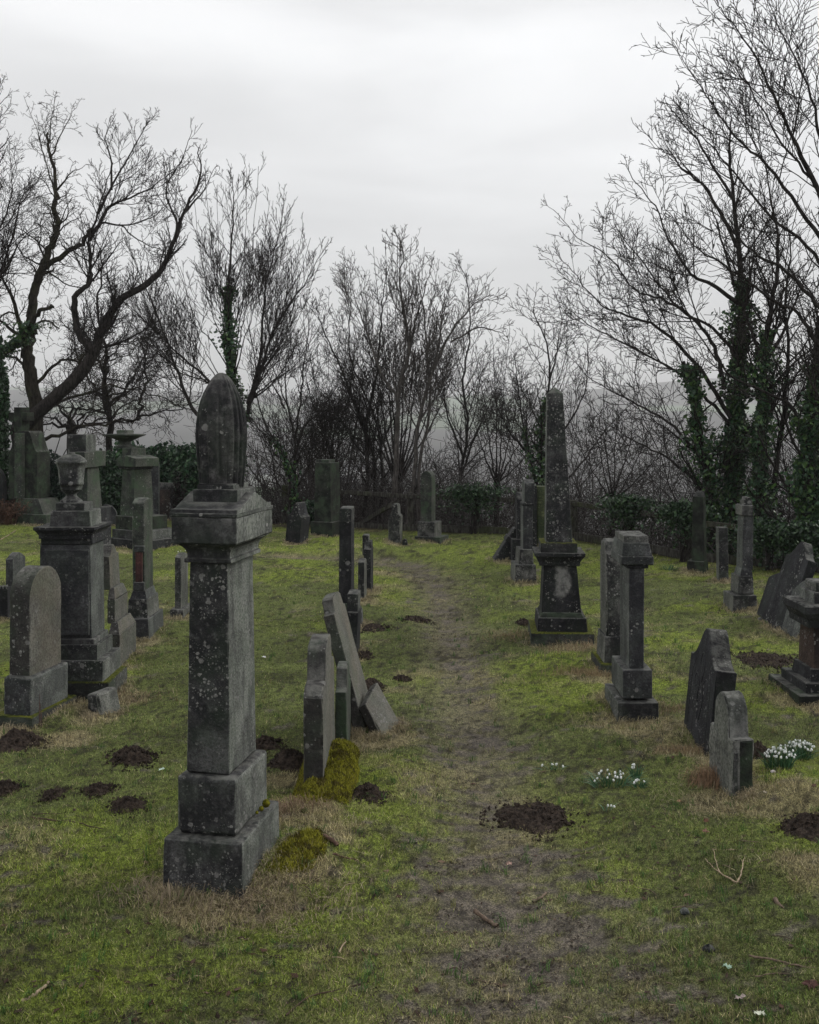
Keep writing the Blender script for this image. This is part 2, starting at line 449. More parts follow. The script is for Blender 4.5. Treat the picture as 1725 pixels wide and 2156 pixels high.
_seed = [0]
STONES = []
def mon(name, label, cat, px, py, parts, yaw=0., lean=0., pitch=0., group=None, sink=.18, dry=.0, d=None):
    """px: picture x of the near vertical edge, py: where it meets the ground."""
    X, D = P(px, py)
    if d: D = d; X = (px-HX)/F*D
    root = thing(name, label, cat, (X, D, 0), (R(pitch), R(lean), R(yaw)), group)
    D0 = parts[0]['D']; cy = R(abs(yaw)); widen = 1/math.cos(cy)
    for i, p in enumerate(parts):
        _seed[0] += 1
        Dp = p['D']; off = p.get('yo', (D0-Dp)/2); dd = D+off
        o2 = off+(Dp/2 if p.get('k') == 'lathe' else 0); th = R(yaw); dd = D+o2*math.cos(th); s = dd/F
        def sx(q):
            k_ = (q-HX)/F
            return (k_*dd-X+o2*math.sin(th))/(math.cos(th)-k_*math.sin(th))
        sz = lambda q: EYE-(q-HY)*s
        x0, x1 = sx(p['x'][0]), sx(p['x'][1]); zt, zb = sz(p['y'][0]), sz(p['y'][1])
        if i == 0 and not p.get('nosink'): zb -= sink
        y0, y1 = off, off+Dp
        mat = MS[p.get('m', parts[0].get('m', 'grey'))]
        kind = p.get('k', 'box')
        kw = dict(cell=p.get('c', max(.03, min(.09, D*.0042))), r=p.get('r', .006), disp=p.get('disp', .0016), chip=p.get('chip', .007)*.8, seed=_seed[0])
        if kind == 'box':
            tx = (sx(p['tx'][0]), sx(p['tx'][1])) if 'tx' in p else None
            ty = None
            if 'tD' in p: ty = (off+(Dp-p['tD'])/2, off+(Dp+p['tD'])/2)
            V, Fc = rbox(x0, x1, y0, y1, zb, zt, tx, ty, top=p.get('top'), **kw)
        elif kind == 'lathe':
            prof = [((x1-x0)/2*a, zb+(zt-zb)*b) for a, b in p['prof']]
            if p.get('fine'):
                t_ = np.linspace(0, len(prof)-1, p['fine']); prof = list(zip(np.interp(t_, range(len(prof)), [q[0] for q in prof]), np.interp(t_, range(len(prof)), [q[1] for q in prof])))
            V, Fc = lathe((x0+x1)/2, off+Dp/2, prof, p.get('seg', 40), p.get('fold'), seed=_seed[0])
        elif kind == 'cove':        # flaring moulding: stack of profile rings on a rectangle
            rings = p['prof']; V = []; Fc = []
            cx = (x0+x1)/2; hw = (x1-x0)/2; cyy = off+Dp/2; hd = Dp/2; m = 12
            for a, bb in rings:
                e = (hw-hw*a); z = zb+(zt-zb)*bb
                xs = np.linspace(-(hw-e), hw-e, m+1); ys = np.linspace(-(hd-e), hd-e, m+1)
                loop = [(x, -(hd-e)) for x in xs[:-1]]+[(hw-e, y) for y in ys[:-1]]+[(x, hd-e) for x in xs[::-1][:-1]]+[(-(hw-e), y) for y in ys[::-1][:-1]]
                for x, y in loop:
                    q = Vector((x*9+_seed[0], y*9, z*9)); t = mnoise.noise(q)*.004
                    V.append((cx+x+t, cyy+y+t, z+t))
            L = 4*m
            for a in range(len(rings)-1):
                for b in range(L): Fc.append((a*L+b, a*L+(b+1) % L, (a+1)*L+(b+1) % L, (a+1)*L+b))
            V = np.array(V); Fc = np.array(Fc)
        o = mk(p['n'], V, Fc, mat, root, smooth=(kind != 'cove'))
        if 'label' in p: o['label'] = p['label']
    if dry:
        STONES.append((X, D, D0, dry, (parts[0]['x'][0]-px)*D/F*widen, (parts[0]['x'][1]-px)*D/F*widen, R(yaw)))
        cxm = (parts[0]['x'][0]+parts[0]['x'][1])/2; xx = X+(cxm-px)*D/F
        DRY.append((xx, D-.05, dry+.15)); DRY.append((xx, D+D0, dry)); MOUNDS.append((xx, D+D0/2, dry+.25, D0/2+dry+.1, .035))
    return root

def b(n, x0, x1, y0, y1, D, **k): return dict(n=n, x=(x0, x1), y=(y0, y1), D=D, **k)

def folds(a, t):
    w_ = a*8.5+1.8*math.sin(a*2.1)+t*.9
    f = 1-.125*(1-abs(math.sin(w_)))**1.6*min(1, 1.3*(1.02-t))-.03*(1-abs(math.sin(a*13+3*t)))*(1-t)
    g = math.cos(a+math.pi*.40-.25*t)          # deep fold at the front right
    f -= .16*max(0, g)**60*(1-t)**.3
    return f*(1+.05*math.cos(2*a))

COVE = [(.74, 0), (.78, .03), (.78, .2), (.72, .25), (.71, .34), (.72, .5), (.77, .68), (.86, .82), (.97, .93), (1, .95), (1, 1.0)]

A = mon('draped_urn_monument', 'tall spotted grey monument with a draped shroud on top, nearest to the viewer', 'monument', 513, 1896, [
    b('base_block', 340, 513, 1775, 1896, .62, m='main', tx=(343, 510), r=.014, chip=.012, c=.03),
    b('plinth_block', 372, 497, 1643, 1766, .52, m='main', r=.02, chip=.01, c=.03),
    b('shaft', 393, 484, 1189, 1634, .42, m='main', tx=(398, 478), tD=.40, c=.03),
    dict(n='cavetto_moulding', k='cove', x=(369, 496), y=(1147, 1190), D=.54, m='main', prof=COVE),
    b('cap_block', 360, 497, 1091, 1148, .60, m='main', r=.006, chip=.008, c=.03, top=('y', lambda u: 1.0)),
    b('cap_lip', 357, 498, 1083, 1092, .60, m='main', r=.004, c=.03),
    b('gabled_roof', 359, 499, 1042, 1084, .56, m='main', c=.025, chip=.003, top=('y', lambda u: .04+.96*(1-abs(u)) if abs(u) < .8 else .04+.96*(1-abs(u))+.95*max(0, abs(u)-.8))),
    b('urn_plinth', 405, 500, 1032, 1075, .30, m='main', yo=.17, c=.03),
    b('urn_foot', 415, 492, 1020, 1036, .24, m='main', yo=.20, c=.03),
    dict(n='draped_urn', k='lathe', x=(415, 518), y=(784, 1027), D=.30, yo=.17, m='urn', seg=150, fine=60, fold=folds,
         prof=[(.80, 0), (.84, .02), (.86, .08), (.90, .2), (.95, .35), (.97, .46), (.95, .56), (.89, .66), (.79, .75), (.66, .83), (.52, .89), (.38, .94), (.26, .97), (.17, .99), (.06, 1.), (0.001, 1.)]),
    ], yaw=-10.5, dry=.25)

B = mon('urn_monument', 'broad pedestal monument with a lidded stone urn, second from the left edge', 'monument', 227, 1483, [
    b('moss_plinth', 92, 228, 1437, 1483, .62, m='mossy', chip=.02),
    b('step_block', 105, 217, 1392, 1440, .56, m='main', chip=.018),
    b('base_moulding', 100, 205, 1358, 1393, .48, m='main', chip=.012),
    b('base_fillet', 104, 199, 1345, 1360, .44, m='main', r=.02),
    b('die', 84, 193, 1145, 1348, .40, m='grey', tx=(84, 190)),
    b('front_panel', 98, 187, 1158, 1338, .02, yo=.082, m='grey', chip=.002, r=.004),
    b('neck', 86, 194, 1133, 1147, .42, m='dark'),
    dict(n='cornice', k='cove', x=(69, 199), y=(1111, 1136), D=.54, m='dark', prof=[(.86, 0), (.86, .3), (.9, .5), (.97, .72), (1, .78), (1, 1), (.0, 1.01)]),
    b('urn_base_block', 104, 191, 1076, 1112, .34, m='main', tx=(107, 188), chip=.014),
    b('urn_step', 117, 178, 1059, 1078, .25, m='main'),
    dict(n='urn', k='lathe', x=(120, 181), y=(952, 1060), D=.25, m='main', seg=40,
         prof=[(.75, 0), (.75, .06), (.6, .09), (.38, .14), (.34, .18), (.5, .22), (.62, .26), (.72, .27), (.7, .29), (.76, .36), (.81, .37), (.82, .41), (.79, .42), (.9, .68), (.98, .78), (1.03, .79), (1.03, .84), (.93, .85), (.93, .87), (.6, .94), (.26, .965), (.24, 1.), (.001, 1.)]),
    ], yaw=0, dry=.28)

mon('headstone', 'buff round-topped headstone on a lichened block, left foreground', 'gravestone', 66, 1536, [
    b('footing_slab', -20, 66, 1512, 1536, .72, m='mossy', chip=.02),
    b('base_block', 6, 64, 1428, 1514, .60, m='grey', chip=.014, r=.02),
    b('tablet', 19, 62, 1201, 1440, .50, m='warm', r=.012, top=('y', lambda u: .72+.28*math.sqrt(max(0, 1-u*u)))),
    ], yaw=-11, dry=.22)

mon('headstone', 'buff headstone with sloped stepped base right beside the broad urn monument', 'gravestone', 252, 1405, [
    b('base_block', 228, 252, 1335, 1405, .64, m='warm', chip=.008),
    b('weathered_slope', 228, 252, 1312, 1336, .64, m='warm', tx=(230, 243), tD=.48),
    b('middle_block', 226, 242, 1262, 1313, .48, m='warm', chip=.012),
    b('middle_slope', 226, 242, 1240, 1263, .48, m='warm', tx=(226, 236), tD=.34),
    b('tablet', 212, 233, 1150, 1242, .36, m='warm', tx=(208, 228), top=('y', ogee(.22))),
    ], yaw=0, dry=.2)

mon('headstone', 'narrow grey headstone with a red granite colonnette set in its edge', 'gravestone', 316, 1350, [
    b('lower_base', 273, 316, 1304, 1350, .66, m='grey', tx=(277, 312)),
    b('upper_base', 268, 312, 1262, 1308, .50, m='pale', tx=(270, 309)),
    b('foot_slope', 272, 309, 1244, 1264, .44, m='grey', tx=(278, 304), tD=.38),
    b('tablet', 279, 305, 1050, 1246, .38, m='green', tx=(277, 303), r=.02, top=('y', lambda u: .93+.07*math.sqrt(max(0, 1-u*u)))),
    b('colonnette', 285, 299, 1162, 1226, .03, yo=.045, m='granite', r=.01, disp=.0005, chip=0),
    b('colonnette_cap', 281, 303, 1150, 1163, .05, yo=.035, m='grey', r=.006),
    b('colonnette_foot', 281, 303, 1226, 1244, .05, yo=.035, m='grey', r=.006),
    ], yaw=-1, dry=.2)

mon('headstone', 'thin small grey headstone on a square foot, left of the draped monument', 'gravestone', 385, 1302, [
    b('foot', 358, 386, 1284, 1302, .5, m='pale'),
    b('tablet', 368, 381, 1167, 1286, .36, m='pale', top=('y', gothic(.06))),
    ], yaw=-2, dry=.15)

mon('tazza_monument', 'tall octagonal column monument topped by a wide shallow bowl', 'monument', 300, 1165, [
    b('base_slab', 228, 303, 1140, 1165, 1.0, m='dark'),
    b('second_step', 236, 297, 1121, 1142, .84, m='main'),
    b('third_step', 243, 290, 1092, 1122, .68, m='dkgreen'),
    b('shaft', 252, 282, 985, 1094, .46, m='green', tx=(255, 279), tD=.38),
    b('cap_block', 245, 285, 961, 985, .54, m='green', top=('x', lambda u: 1-.25*abs(u))),
    b('cap_neck', 250, 281, 979, 991, .46, m='dark'),
    b('bowl_plinth', 257, 276, 945, 966, .34, m='green'),
    dict(n='bowl', k='lathe', x=(237, 291), y=(906, 946), D=.46, m='green', seg=32,
         prof=[(.46, 0), (.46, .1), (.3, .18), (.27, .35), (.36, .42), (.75, .62), (1., .72), (1., .77), (.4, .8), (.42, .95), (.36, 1), (.001, 1)]),
    ], yaw=-38, dry=.2)

mon('headstone', 'leaning headstone with a recessed red panel in front of the hedge', 'gravestone', 317, 1098, [
    b('tablet', 317, 361, 1016, 1098, .14, m='pale', tx=(315, 364)),
    b('red_panel', 324, 355, 1030, 1090, .02, yo=-.012, m='red', disp=.001, chip=0, tx=(325, 357)),
    ], yaw=6, lean=2, dry=.2)
mon('headstone', 'grey square-shouldered headstone half hidden behind the bowl monument', 'gravestone', 311, 1092, [
    b('tablet', 305, 334, 969, 1092, .16, m='grey', top=('x', lambda u: 1-.03*(abs(u) > .8))),
    ], yaw=4, d=24.2)

mon('celtic_cross', 'tall stone cross seen from its edge behind the lidded urn', 'cross', 184, 1170, [
    b('pedestal', 146, 190, 1075, 1170, .8, m='dark'),
    b('shaft', 150, 184, 985, 1078, .56, m='green', tx=(147, 180), tD=.42),
    b('upper_shaft', 142, 181, 915, 990, .38, m='main', chip=.02),
    b('cross_arm', 150, 178, 952, 986, .80, m='green', chip=.02),
    ], yaw=-6, d=15.5)

mon('cross_monument', 'green-streaked shouldered monument bearing a small cross at the left edge', 'cross', 87, 1106, [
    b('foot_block', 32, 100, 1084, 1106, .9, m='green', tx=(34, 96)),
    b('base_block', 24, 92, 1052, 1085, .74, m='green', tx=(30, 76), tD=.6),
    b('tablet', 18, 78, 908, 1054, .42, m='dkgreen', top=('x', lambda u: 1-.30*sstep(np.array([abs(u)]), .38, .98)[0])),
    b('front_rib', 30, 46, 912, 1052, .10, yo=.13, m='green'),
    b('cross_shaft', 29, 45, 857, 910, .26, m='dkgreen'),
    b('cross_bar', 18, 56, 868, 886, .24, m='dkgreen'),
    ], yaw=-24, dry=.2)

mon('headstone', 'dark round-topped headstone leaning beside the hedge, behind the broad urn monument', 'gravestone', 200, 1110, [
    b('tablet', 198, 244, 1061, 1110, .16, m='grey', top=('x', arch(.45))),
    ], yaw=10, lean=7, dry=.2)
mon('headstone', 'small grey headstone peeping out behind the round-topped buff one', 'gravestone', 27, 1262, [
    b('tablet', 12, 27, 1166, 1262, .34, m='grey', top=('y', gothic(.1))),
    ], yaw=-8, dry=.15)
mon('headstone', 'low fluted dark headstone cut by the left edge of the picture', 'gravestone', 16, 1304, [
    b('tablet', -24, 16, 1232, 1304, .10, m='dark', top=('x', lambda u: 1-.08*abs(math.sin(u*9)))),
    ], yaw=0, dry=.12)
mon('headstone', 'pale sliver of a headstone behind the dead fern at the left edge', 'gravestone', 8, 1100, [
    b('tablet', -30, 8, 985, 1100, .2, m='dark', top=('x', arch(.3))),
    ], yaw=0, dry=.1)
mon('broken_block', 'low broken stone block lying at the foot of the urn monument', 'stone block', 216, 1512, [
    b('rubble_block', 184, 216, 1462, 1512, .28, m='pale', tx=(186, 208), chip=.03, r=.02),
    ], yaw=-20, lean=-6, dry=.22, sink=.05)

# centre row
mon('headstone', 'broad brown stepped-shouldered headstone standing in thick yellow moss, front of the centre row', 'gravestone', 682, 1695, [
    b('tablet', 640, 682, 1376, 1695, 1.05, m='warm', tx=(638, 679), r=.010, chip=.015, top=('y', lambda u: 1-.03*(u/.5)**2-.05*max(0, abs(u)-.38)*8 if abs(u) < .5 else .80-.05*max(0, abs(u)-.85)*6)),
    ], yaw=0, dry=0)
mon('headstone', 'green-grey upright slab between the moss bed and the leaning slab', 'gravestone', 732, 1582, [
    b('tablet', 706, 732, 1411, 1582, .46, m='green', tx=(706, 728), chip=.015, top=('y', shoulder(.2, .6))),
    ], yaw=-1, dry=.15)
mon('headstone', 'long thin slab leaning steeply to the left in the centre row', 'gravestone', 772, 1545, [
    b('tablet', 746, 770, 1250, 1545, .50, m='warm', chip=.012, top=('y', shoulder(.1, .7))),
    ], yaw=-6, lean=-15, dry=.15)
mon('broken_slab', 'broken slab fragment propped against the leaning slab beside the path', 'gravestone', 800, 1552, [
    b('fragment', 786, 806, 1448, 1552, .34, m='warm', chip=.02, r=.012, top=('y', lambda u: .9+.1*u)),
    ], yaw=-24, lean=-33, dry=.3)
mon('headstone', 'tall straight narrow dark headstone with bleached top in the centre row', 'gravestone', 741, 1311, [
    b('base_block', 706, 742, 1272, 1311, .5, m='dkgreen'),
    b('tablet', 713, 740, 1073, 1274, .4, m='dark', tx=(715, 740), chip=.012),
    b('bleached_top', 715, 740, 1071, 1100, .405, m='pale', chip=.014),
    ], yaw=-2, dry=.12)
mon('headstone', 'dark headstone with a notched edge behind the leaning slab', 'gravestone', 750, 1386, [
    b('tablet', 728, 749, 1290, 1386, .42, m='dark', tx=(728, 752)),
    b('upper_tablet', 728, 751, 1251, 1292, .30, m='main', chip=.015),
    ], yaw=-2, lean=1.5, dry=.15)
mon('kerb_block', 'small grey footstone right behind the notched dark headstone', 'stone block', 762, 1322, [
    b('rubble_block', 746, 762, 1285, 1322, .35, m='grey', top=('y', gothic(.4))),
    ], dry=.15)
mon('headstone', 'short pale narrow headstone in the centre row', 'gravestone', 767, 1266, [
    b('tablet', 754, 767, 1179, 1266, .36, m='pale', top=('y', gothic(.05))),
    ], yaw=-3, dry=.2)
mon('headstone', 'thin dark headstone with a rusty edge, farthest of the centre row', 'gravestone', 781, 1247, [
    b('tablet', 766, 781, 1140, 1247, .4, m='dark', top=('y', shoulder(.12, .55))),
    b('upper_tablet', 763, 776, 1127, 1170, .2, m='pale', yo=.1),
    ], yaw=-3, dry=.2)

# far stones
mon('headstone', 'dark leaning headstone with a pale worn patch, far side of the lawn', 'gravestone', 627, 1147, [
    b('tablet', 600, 630, 1060, 1147, .34, m='dark', top=('x', ogee(.25))),
    ], yaw=-24, lean=6, dry=.2)
mon('pillar_monument', 'massive dark chamfered pillar with green algae streaks at its top', 'monument', 697, 1131, [
    b('base_block', 654, 699, 1100, 1131, .62, m='dkgreen'),
    b('shaft', 661, 697, 975, 1101, .46, m='dkgreen', tx=(663, 695), tD=.42),
    b('broken_top', 666, 692, 968, 977, .3, m='green', chip=.03),
    ], yaw=-22, dry=.2)
mon('headstone', 'ragged pale shouldered headstone near the fence, left of the round-topped one', 'gravestone', 842, 1147, [
    b('tablet', 817, 842, 1061, 1147, .24, m='pale', chip=.03, r=.02, top=('x', shoulder(.22, .55))),
    ], yaw=-12, lean=1, dry=.3)
mon('headstone', 'tall round-topped headstone on a block base in front of the fence', 'gravestone', 912, 1143, [
    b('footing', 873, 926, 1131, 1143, .52, m='green'),
    b('base_block', 879, 915, 1100, 1132, .40, m='pale'),
    b('tablet', 886, 909, 992, 1101, .22, m='green', r=.01, top=('x', arch(.14))),
    ], yaw=-22, dry=.2)
mon('boulder', 'small dark boulder lying between the two far headstones', 'rock', 858, 1148, [
    b('rubble_block', 845, 860, 1136, 1148, .2, m='dark', chip=.04, r=.04, top=('x', arch(.5))),
    ])

# obelisk and its neighbours
mon('obelisk', 'tall black-stained obelisk on a stepped pedestal with mossy footing', 'obelisk', 1119, 1363, [
    b('footing_slab', 1119, 1252, 1333, 1363, .82, m='mossy'),
    b('base_block', 1131, 1238, 1301, 1336, .64, m='dark', tx=(1134, 1235)),
    b('base_fillet', 1136, 1232, 1290, 1302, .58, m='dkgreen', tD=.52, tx=(1142, 1224)),
    b('die', 1141, 1225, 1190, 1291, .50, m='patch', tx=(1146, 1215), tD=.43),
    dict(n='cornice', k='cove', x=(1126, 1233), y=(1165, 1192), D=.60, m='dark', prof=[(.80, 0), (.82, .3), (.88, .5), (.97, .72), (1, .76), (1, 1), (.0, 1.01)]),
    b('shaft_plinth', 1139, 1216, 1143, 1167, .48, m='mossy', chip=.03),
    b('shaft', 1150, 1206, 829, 1145, .36, m='main', tx=(1153, 1187), tD=.22),
    b('pyramidion', 1153, 1187, 815, 829, .22, m='green', tx=(1169, 1171), tD=.01, disp=0),
    ], yaw=-4, dry=.35)
OB = bpy.data.objects['obelisk']
mon('headstone', 'narrow headstone with corkscrew edge moulding and stepped base, left of the obelisk', 'gravestone', 1086, 1228, [
    b('lower_base', 1084, 1131, 1190, 1228, .55, m='pale', tx=(1086, 1129)),
    b('upper_base', 1093, 1124, 1157, 1192, .42, m='pale', tx=(1095, 1123)),
    b('tablet', 1102, 1122, 1058, 1158, .30, m='grey'),
    b('head_block', 1105, 1125, 1010, 1062, .30, m='grey', top=('y', gothic(.15))),
    b('string_course', 1101, 1125, 1060, 1066, .32, m='dark'),
    ], yaw=2, dry=.2)
mon('headstone', 'dark headstone half hidden behind the corkscrew-edged one', 'gravestone', 1079, 1186, [
    b('base_block', 1079, 1106, 1136, 1186, .5, m='dark'),
    b('tablet', 1089, 1106, 1037, 1140, .32, m='dark', top=('y', gothic(.15))),
    ], yaw=2, dry=.1)
mon('fallen_column', 'dark column fragment tipped over against the stones by the fence', 'column', 1040, 1182, [
    b('drum', 1038, 1072, 1098, 1182, .36, m='dark', r=.03, chip=.02),
    b('drum_band', 1036, 1074, 1120, 1132, .40, m='dark', r=.01),
    ], yaw=0, lean=33, dry=.1)
mon('headstone', 'yellow-green slate headstone with faint inscription behind the obelisk', 'gravestone', 1132, 1150, [
    b('tablet', 1132, 1152, 1024, 1150, .2, m='lime', disp=.001),
    ], yaw=0, dry=.1)
mon('headstone', 'dark edge-on headstone between the slate one and the corkscrew-edged one', 'gravestone', 1122, 1152, [
    b('tablet', 1121, 1131, 1023, 1152, .3, m='dark'),
    ], yaw=0)

S1 = mon('headstone', 'tall grey headstone with gabled cap and an inscribed side, right of the path', 'gravestone', 1300, 1521, [
    b('lower_base', 1300, 1388, 1480, 1521, .64, m='main', tx=(1301, 1387)),
    b('upper_base', 1312, 1374, 1411, 1471, .54, m='grey', chip=.004),
    b('shaft', 1325, 1356, 1195, 1409, .42, m='grey', tx=(1325, 1357), chip=.006),
    b('neck', 1320, 1366, 1189, 1197, .46, m='dark'),
    b('cap_band', 1309, 1377, 1171, 1190, .50, m='grey', chip=.006),
    b('gabled_cap', 1310, 1375, 1143, 1172, .49, m='grey', tx=(1314, 1368), tD=.44, chip=.008),
    b('lichened_top', 1315, 1366, 1128, 1144, .42, m='pale', chip=.02, disp=.005),
    ], yaw=-1, dry=.35)
S2 = mon('headstone', 'blotched black and white headstone tucked behind the gabled grey one', 'gravestone', 1272, 1424, [
    b('footing_slab', 1266, 1330, 1400, 1424, .62, m='mossy', chip=.02),
    b('base_block', 1272, 1332, 1342, 1402, .46, m='pale', tx=(1275, 1330)),
    b('tablet', 1277, 1326, 1139, 1344, .38, m='pale', tx=(1277, 1322), chip=.03, r=.02, top=('y', shoulder(.12, .7))),
    ], yaw=-1, dry=.3)
mon('pillar_monument', 'tapered dark square pillar on a green base near the right fence', 'monument', 1482, 1208, [
    b('base_block', 1445, 1484, 1183, 1208, .42, m='dkgreen', tx=(1447, 1482)),
    b('shaft', 1456, 1483, 1046, 1185, .26, m='dkgreen', tx=(1459, 1481), tD=.22),
    b('pointed_top', 1460, 1481, 1035, 1047, .22, m='dark', tx=(1465, 1478), tD=.1),
    ], yaw=-24, dry=.25)
mon('headstone', 'thin lichened slab standing between two taller stones by the right fence', 'gravestone', 1518, 1224, [
    b('tablet', 1515, 1535, 1111, 1224, .2, m='main'),
    ], yaw=-4, lean=-1, dry=.15)
mon('headstone', 'grey headstone with crow-stepped top and tall double base at the right', 'gravestone', 1543, 1289, [
    b('lower_base', 1543, 1596, 1254, 1289, .42, m='pale', tx=(1544, 1594)),
    b('upper_base', 1554, 1588, 1213, 1251, .32, m='pale', tx=(1556, 1586)),
    b('foot_slope', 1559, 1586, 1197, 1214, .28, m='grey', tx=(1563, 1584), tD=.24),
    b('tablet', 1563, 1586, 1085, 1200, .24, m='grey', tx=(1566, 1587)),
    b('capital_block', 1563, 1587, 1064, 1086, .28, m='pale'),
    b('stepped_top', 1567, 1585, 1047, 1066, .16, m='pale', top=('x', lambda u: 1-.3*(abs(u) > .6))),
    ], yaw=0, dry=.25)
mon('leaning_slab', 'shorter leftmost slab of the leaning group at the right edge', 'gravestone', 1642, 1318, [
    b('tablet', 1626, 1642, 1212, 1318, .5, m='dark', top=('y', gothic(.12)), chip=.02),
    ], yaw=4, lean=19, dry=.15)
mon('leaning_slab', 'tall streaked slab in the middle of the leaning group at the right edge', 'gravestone', 1672, 1332, [
    b('tablet', 1654, 1674, 1142, 1332, .62, m='dark', top=('y', ogee(.15)), chip=.02),
    ], yaw=4, lean=19, dry=.15)
mon('leaning_slab', 'pale-topped slab of the leaning group, nearest the red pedestal', 'gravestone', 1690, 1345, [
    b('tablet', 1680, 1700, 1226, 1345, .45, m='grey', top=('y', gothic(.2)), chip=.02),
    ], yaw=4, lean=17, dry=.1)
mon('pedestal_monument', 'reddish pedestal monument on three stone steps cut by the right edge', 'monument', 1684, 1488, [
    b('bottom_step', 1684, 1790, 1466, 1488, .80, m='dkgreen'),
    b('middle_step', 1698, 1776, 1440, 1468, .62, m='dark'),
    b('upper_step', 1708, 1766, 1411, 1441, .48, m='dark', tx=(1712, 1762), tD=.42),
    b('shaft', 1714, 1760, 1322, 1413, .38, m='red', tx=(1717, 1757), tD=.34),
    dict(n='cornice', k='cove', x=(1696, 1778), y=(1276, 1324), D=.56, m='dark', prof=[(.72, 0), (.74, .3), (.86, .45), (.96, .6), (1, .64), (1, .95), (.9, 1.0), (0, 1.01)]),
    b('top_plinth', 1714, 1762, 1248, 1278, .34, m='main'),
    b('top_block', 1718, 1758, 1226, 1249, .26, m='pale', r=.03),
    ], yaw=0, dry=.3)
V1 = mon('headstone', 'black tilted headstone with carved scroll ornament, right foreground', 'gravestone', 1491, 1598, [
    b('tablet', 1491, 1534, 1340, 1598, .66, m='dark', chip=.015, top=('y', ogee(.22))),
    ], yaw=1, lean=6, dry=.26)
V2 = mon('headstone', 'short flaking lichened headstone with stepped shoulders, right foreground', 'gravestone', 1542, 1677, [
    b('tablet', 1541, 1584, 1474, 1677, .42, m='pale', tx=(1545, 1588), r=.010, chip=.02, disp=.006, top=('y', lambda u: 1-.12*(abs(u)/.56)**2 if abs(u) < .56 else .68)),
    b('flake', 1560, 1586, 1562, 1680, .05, m='dkgreen', yo=-.010, chip=.02, disp=.004, c=.02),
    b('flake', 1544, 1555, 1585, 1680, .04, m='main', yo=-.007, chip=.02, disp=.004, c=.02),
    b('side_flake', 1536, 1548, 1590, 1660, .16, m='dkgreen', yo=.16, chip=.02, disp=.005, c=.02),
    ], yaw=5, dry=.30)

def inscription(root, side, lx, y0, y1, z0, z1, rows, mat, sd=0, slope=0.):
    """worn, illegible incised lines: rows of short strokes on a face. side 'x': face normal -x at local x=lx; 'y': normal -y at y=lx"""
    rr = random.Random(sd); bag = Bag(4)
    for k in range(rows):
        z = z1-(k+.5)*(z1-z0)/rows; hgt = (z1-z0)/rows*.55
        a = y0+rr.uniform(.02, .12)*(y1-y0); e = y1-rr.uniform(.02, .14)*(y1-y0)
        while a < e:
            ww = hgt*rr.choice([.12, .14, .5]); t = .0015
            hh = hgt if ww < hgt*.3 else hgt*.13
            zz = z+(rr.choice([-.5, 0, .5])*(hgt-hh) if ww > hgt*.3 else 0)
            if rr.random() < .85:
                p = np.array([(0, a, zz-hh/2), (0, a+ww, zz-hh/2), (0, a+ww, zz+hh/2), (0, a, zz+hh/2)])
                p[:, 0] = lx+slope*(p[:, 2]-z0)
                if side == 'x': p[:, 0] -= t; f = [(0, 3, 2, 1)]
                else:
                    p = p[:, [1, 0, 2]]; p[:, 1] -= t; f = [(0, 1, 2, 3)]
                bag.add(p, f)
            a += hgt*rr.choice([.32, .4, .4, .62])
    bag.build('inscription', mat, root, False, 'stuff')
INK = stone_mat('incised_shadow', (.055, .055, .058), (.03, .03, .03), lich=.1, streak=.1)
# ------------------------------------------------------------------ more mounds of straw and bright moss
for px, py, r in [(400, 1890, .32), (560, 1905, .36), (650, 1860, .3), (1250, 1440, .35), (1500, 1690, .35), (1660, 1690, .35), (1430, 1590, .3),
                  (800, 1530, .25), (800, 1215, .5), (260, 1470, .4), (130, 1560, .35), (640, 1740, .35), (700, 1790, .35), (1350, 1540, .5), (1680, 1480, .4),
                  (1600, 1700, .3), (1720, 1860, .4), (600, 1650, .3)]:
    DRY.append((*P(px, py), r))
for px, py, r in [(640, 1830, .28), (1200, 1480, .7), (350, 1145, 2.2), (700, 1150, 1.5), (980, 1160, 1.4), (50, 1120, 2), (200, 2090, .5), (30, 1850, .5), (520, 2050, .35), (1050, 1165, 2.2), (1150, 1240, .8), (760, 2090, .4)]:
    MOSS.append((*P(px, py), r))

PIN = []
for q in STONES:
    for fx_ in (0,):
        PIN.append([q[0], q[1], .42, .42, 0.])
MOUNDS.extend(PIN)
for it in range(6):
    pa = np.array([[p_[0], p_[1]] for p_ in PIN]); e_ = ground(pa[:, 0], pa[:, 1]-.03)+.005
    for p_, q in zip(PIN, e_): p_[4] -= float(q)*.6

